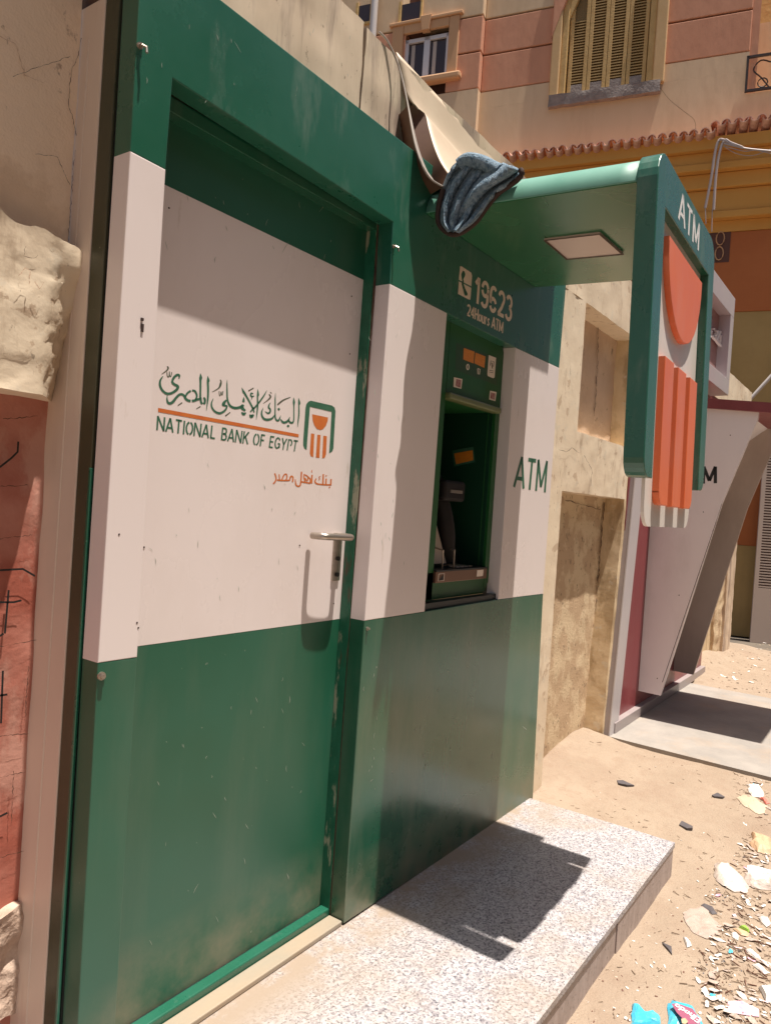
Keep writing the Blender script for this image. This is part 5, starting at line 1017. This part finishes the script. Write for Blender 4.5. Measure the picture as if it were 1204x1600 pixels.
# countless straw and crumbs
def inpoly(x, y, P_):
    r = False; j = len(P_) - 1
    for i in range(len(P_)):
        if (P_[i][1] > y) != (P_[j][1] > y) and x < (P_[j][0] - P_[i][0]) * (y - P_[i][1]) / (P_[j][1] - P_[i][1]) + P_[i][0]: r = not r
        j = i
    return r
def scatter(name, poly, n, m, kind, s0, s1):
    bm = BM(); k = 0; us = [p[0] for p in poly]; vs = [p[1] for p in poly]
    while k < n:
        u, v = rnd.uniform(min(us), max(us)), rnd.uniform(min(vs), max(vs))
        if not inpoly(u, v, poly): continue
        k += 1; p = gpt(u, v); a = rnd.uniform(0, math.pi); s = rnd.uniform(s0, s1); d = Vector((math.cos(a), math.sin(a), rnd.uniform(-.15, .3)))
        if kind == 'stick':
            w = Vector((-d.y, d.x, 0)) * s * rnd.uniform(.015, .05); q = p + Vector((0, 0, .002)); t = [q - d * s / 2 - w, q - d * s / 2 + w, q + d * s / 2 + w, q + d * s / 2 - w]; up = Vector((0, 0, s * .06 + .001)); hexa(bm, t + [x + up for x in t])
        elif kind == 'flap':
            w = Vector((-d.y, d.x, 0)) * s * rnd.uniform(.25, .6); q = p + Vector((0, 0, .004)); ph = rnd.uniform(0, 6); gr = []
            for i in range(6):
                gr.append([bm.verts.new(q + d * s * (i / 5 - .5) * (1 + .15 * math.sin(j + ph)) + w * (j / 3 - .5) * (1 - .3 * abs(i - 2.5) / 2.5) + Vector((0, 0, s * .10 * .45 * (1 + math.sin(i * 1.4 + j * .9 + ph))))) for j in range(4)])
            for i in range(5):
                for j in range(3): bm.faces.new((gr[i][j], gr[i + 1][j], gr[i + 1][j + 1], gr[i][j + 1]))
        else:
            w = Vector((-d.y, d.x, rnd.uniform(-.3, .5))) * s * rnd.uniform(.3, .7); q = p + Vector((0, 0, s * .2)); A = [bm.verts.new(q + d * s * x + w * y) for x, y in ((-.5, -.5), (.4, -.6), (.6, .3), (.0, .65), (-.6, .4))]; bm.faces.new(A)
            c = bm.verts.new(q + Vector((0, 0, -s * .12))); [bm.faces.new((A[i], A[(i + 1) % 5], c)) for i in range(5)]
    o = obj(name, bm, m); o['kind'] = 'stuff'; return o
LIT = [(1110, 1600), (1080, 1520), (1120, 1440), (1100, 1400), (1140, 1350), (1165, 1300), (1150, 1240), (1140, 1200), (1230, 1220), (1240, 1600)]
scatter('straw', LIT, 950, M['straw'], 'stick', .005, .03); scatter('dark_twigs', LIT, 160, M['grille'], 'stick', .008, .04); scatter('torn_film', LIT, 34, M['dustgrey'], 'flap', .02, .06); scatter('torn_paper', LIT, 26, M['bag'], 'flap', .02, .05)
scatter('paper_crumbs', LIT, 160, M['paper'], 'bit', .004, .012); scatter('paper_flakes', LIT, 80, M['paper'], 'flap', .008, .036); scatter('dusty_flakes', LIT, 30, M['dustgrey'], 'flap', .015, .06); scatter('blue_flakes', LIT, 8, M['cyan'], 'flap', .01, .03); scatter('pink_flakes', LIT, 8, M['pink'], 'flap', .012, .03); scatter('film_crumbs', LIT, 80, M['dustgrey'], 'bit', .006, .02); scatter('dark_crumbs', LIT, 60, M['dark'], 'bit', .004, .014)
OPEN = [(845, 1215), (920, 1150), (960, 1160), (1204, 1240), (1150, 1600), (880, 1600), (1052, 1380), (1058, 1315), (850, 1250)]
scatter('pebbles', OPEN, 260, M['broken_plaster'], 'bit', .002, .007); scatter('sand_twigs', OPEN, 160, M['straw'], 'stick', .008, .03); scatter('dark_pebbles', OPEN, 110, M['grille'], 'bit', .003, .009)
scatter('pale_pebbles', OPEN, 60, M['paper'], 'bit', .004, .012)
FAR = [(1085, 1060), (1100, 1030), (1204, 1000), (1204, 1085), (1120, 1075)]
scatter('far_rubble', FAR, 160, M['straw'], 'bit', .008, .025); scatter('far_paper', FAR, 16, M['paper'], 'flap', .02, .07)
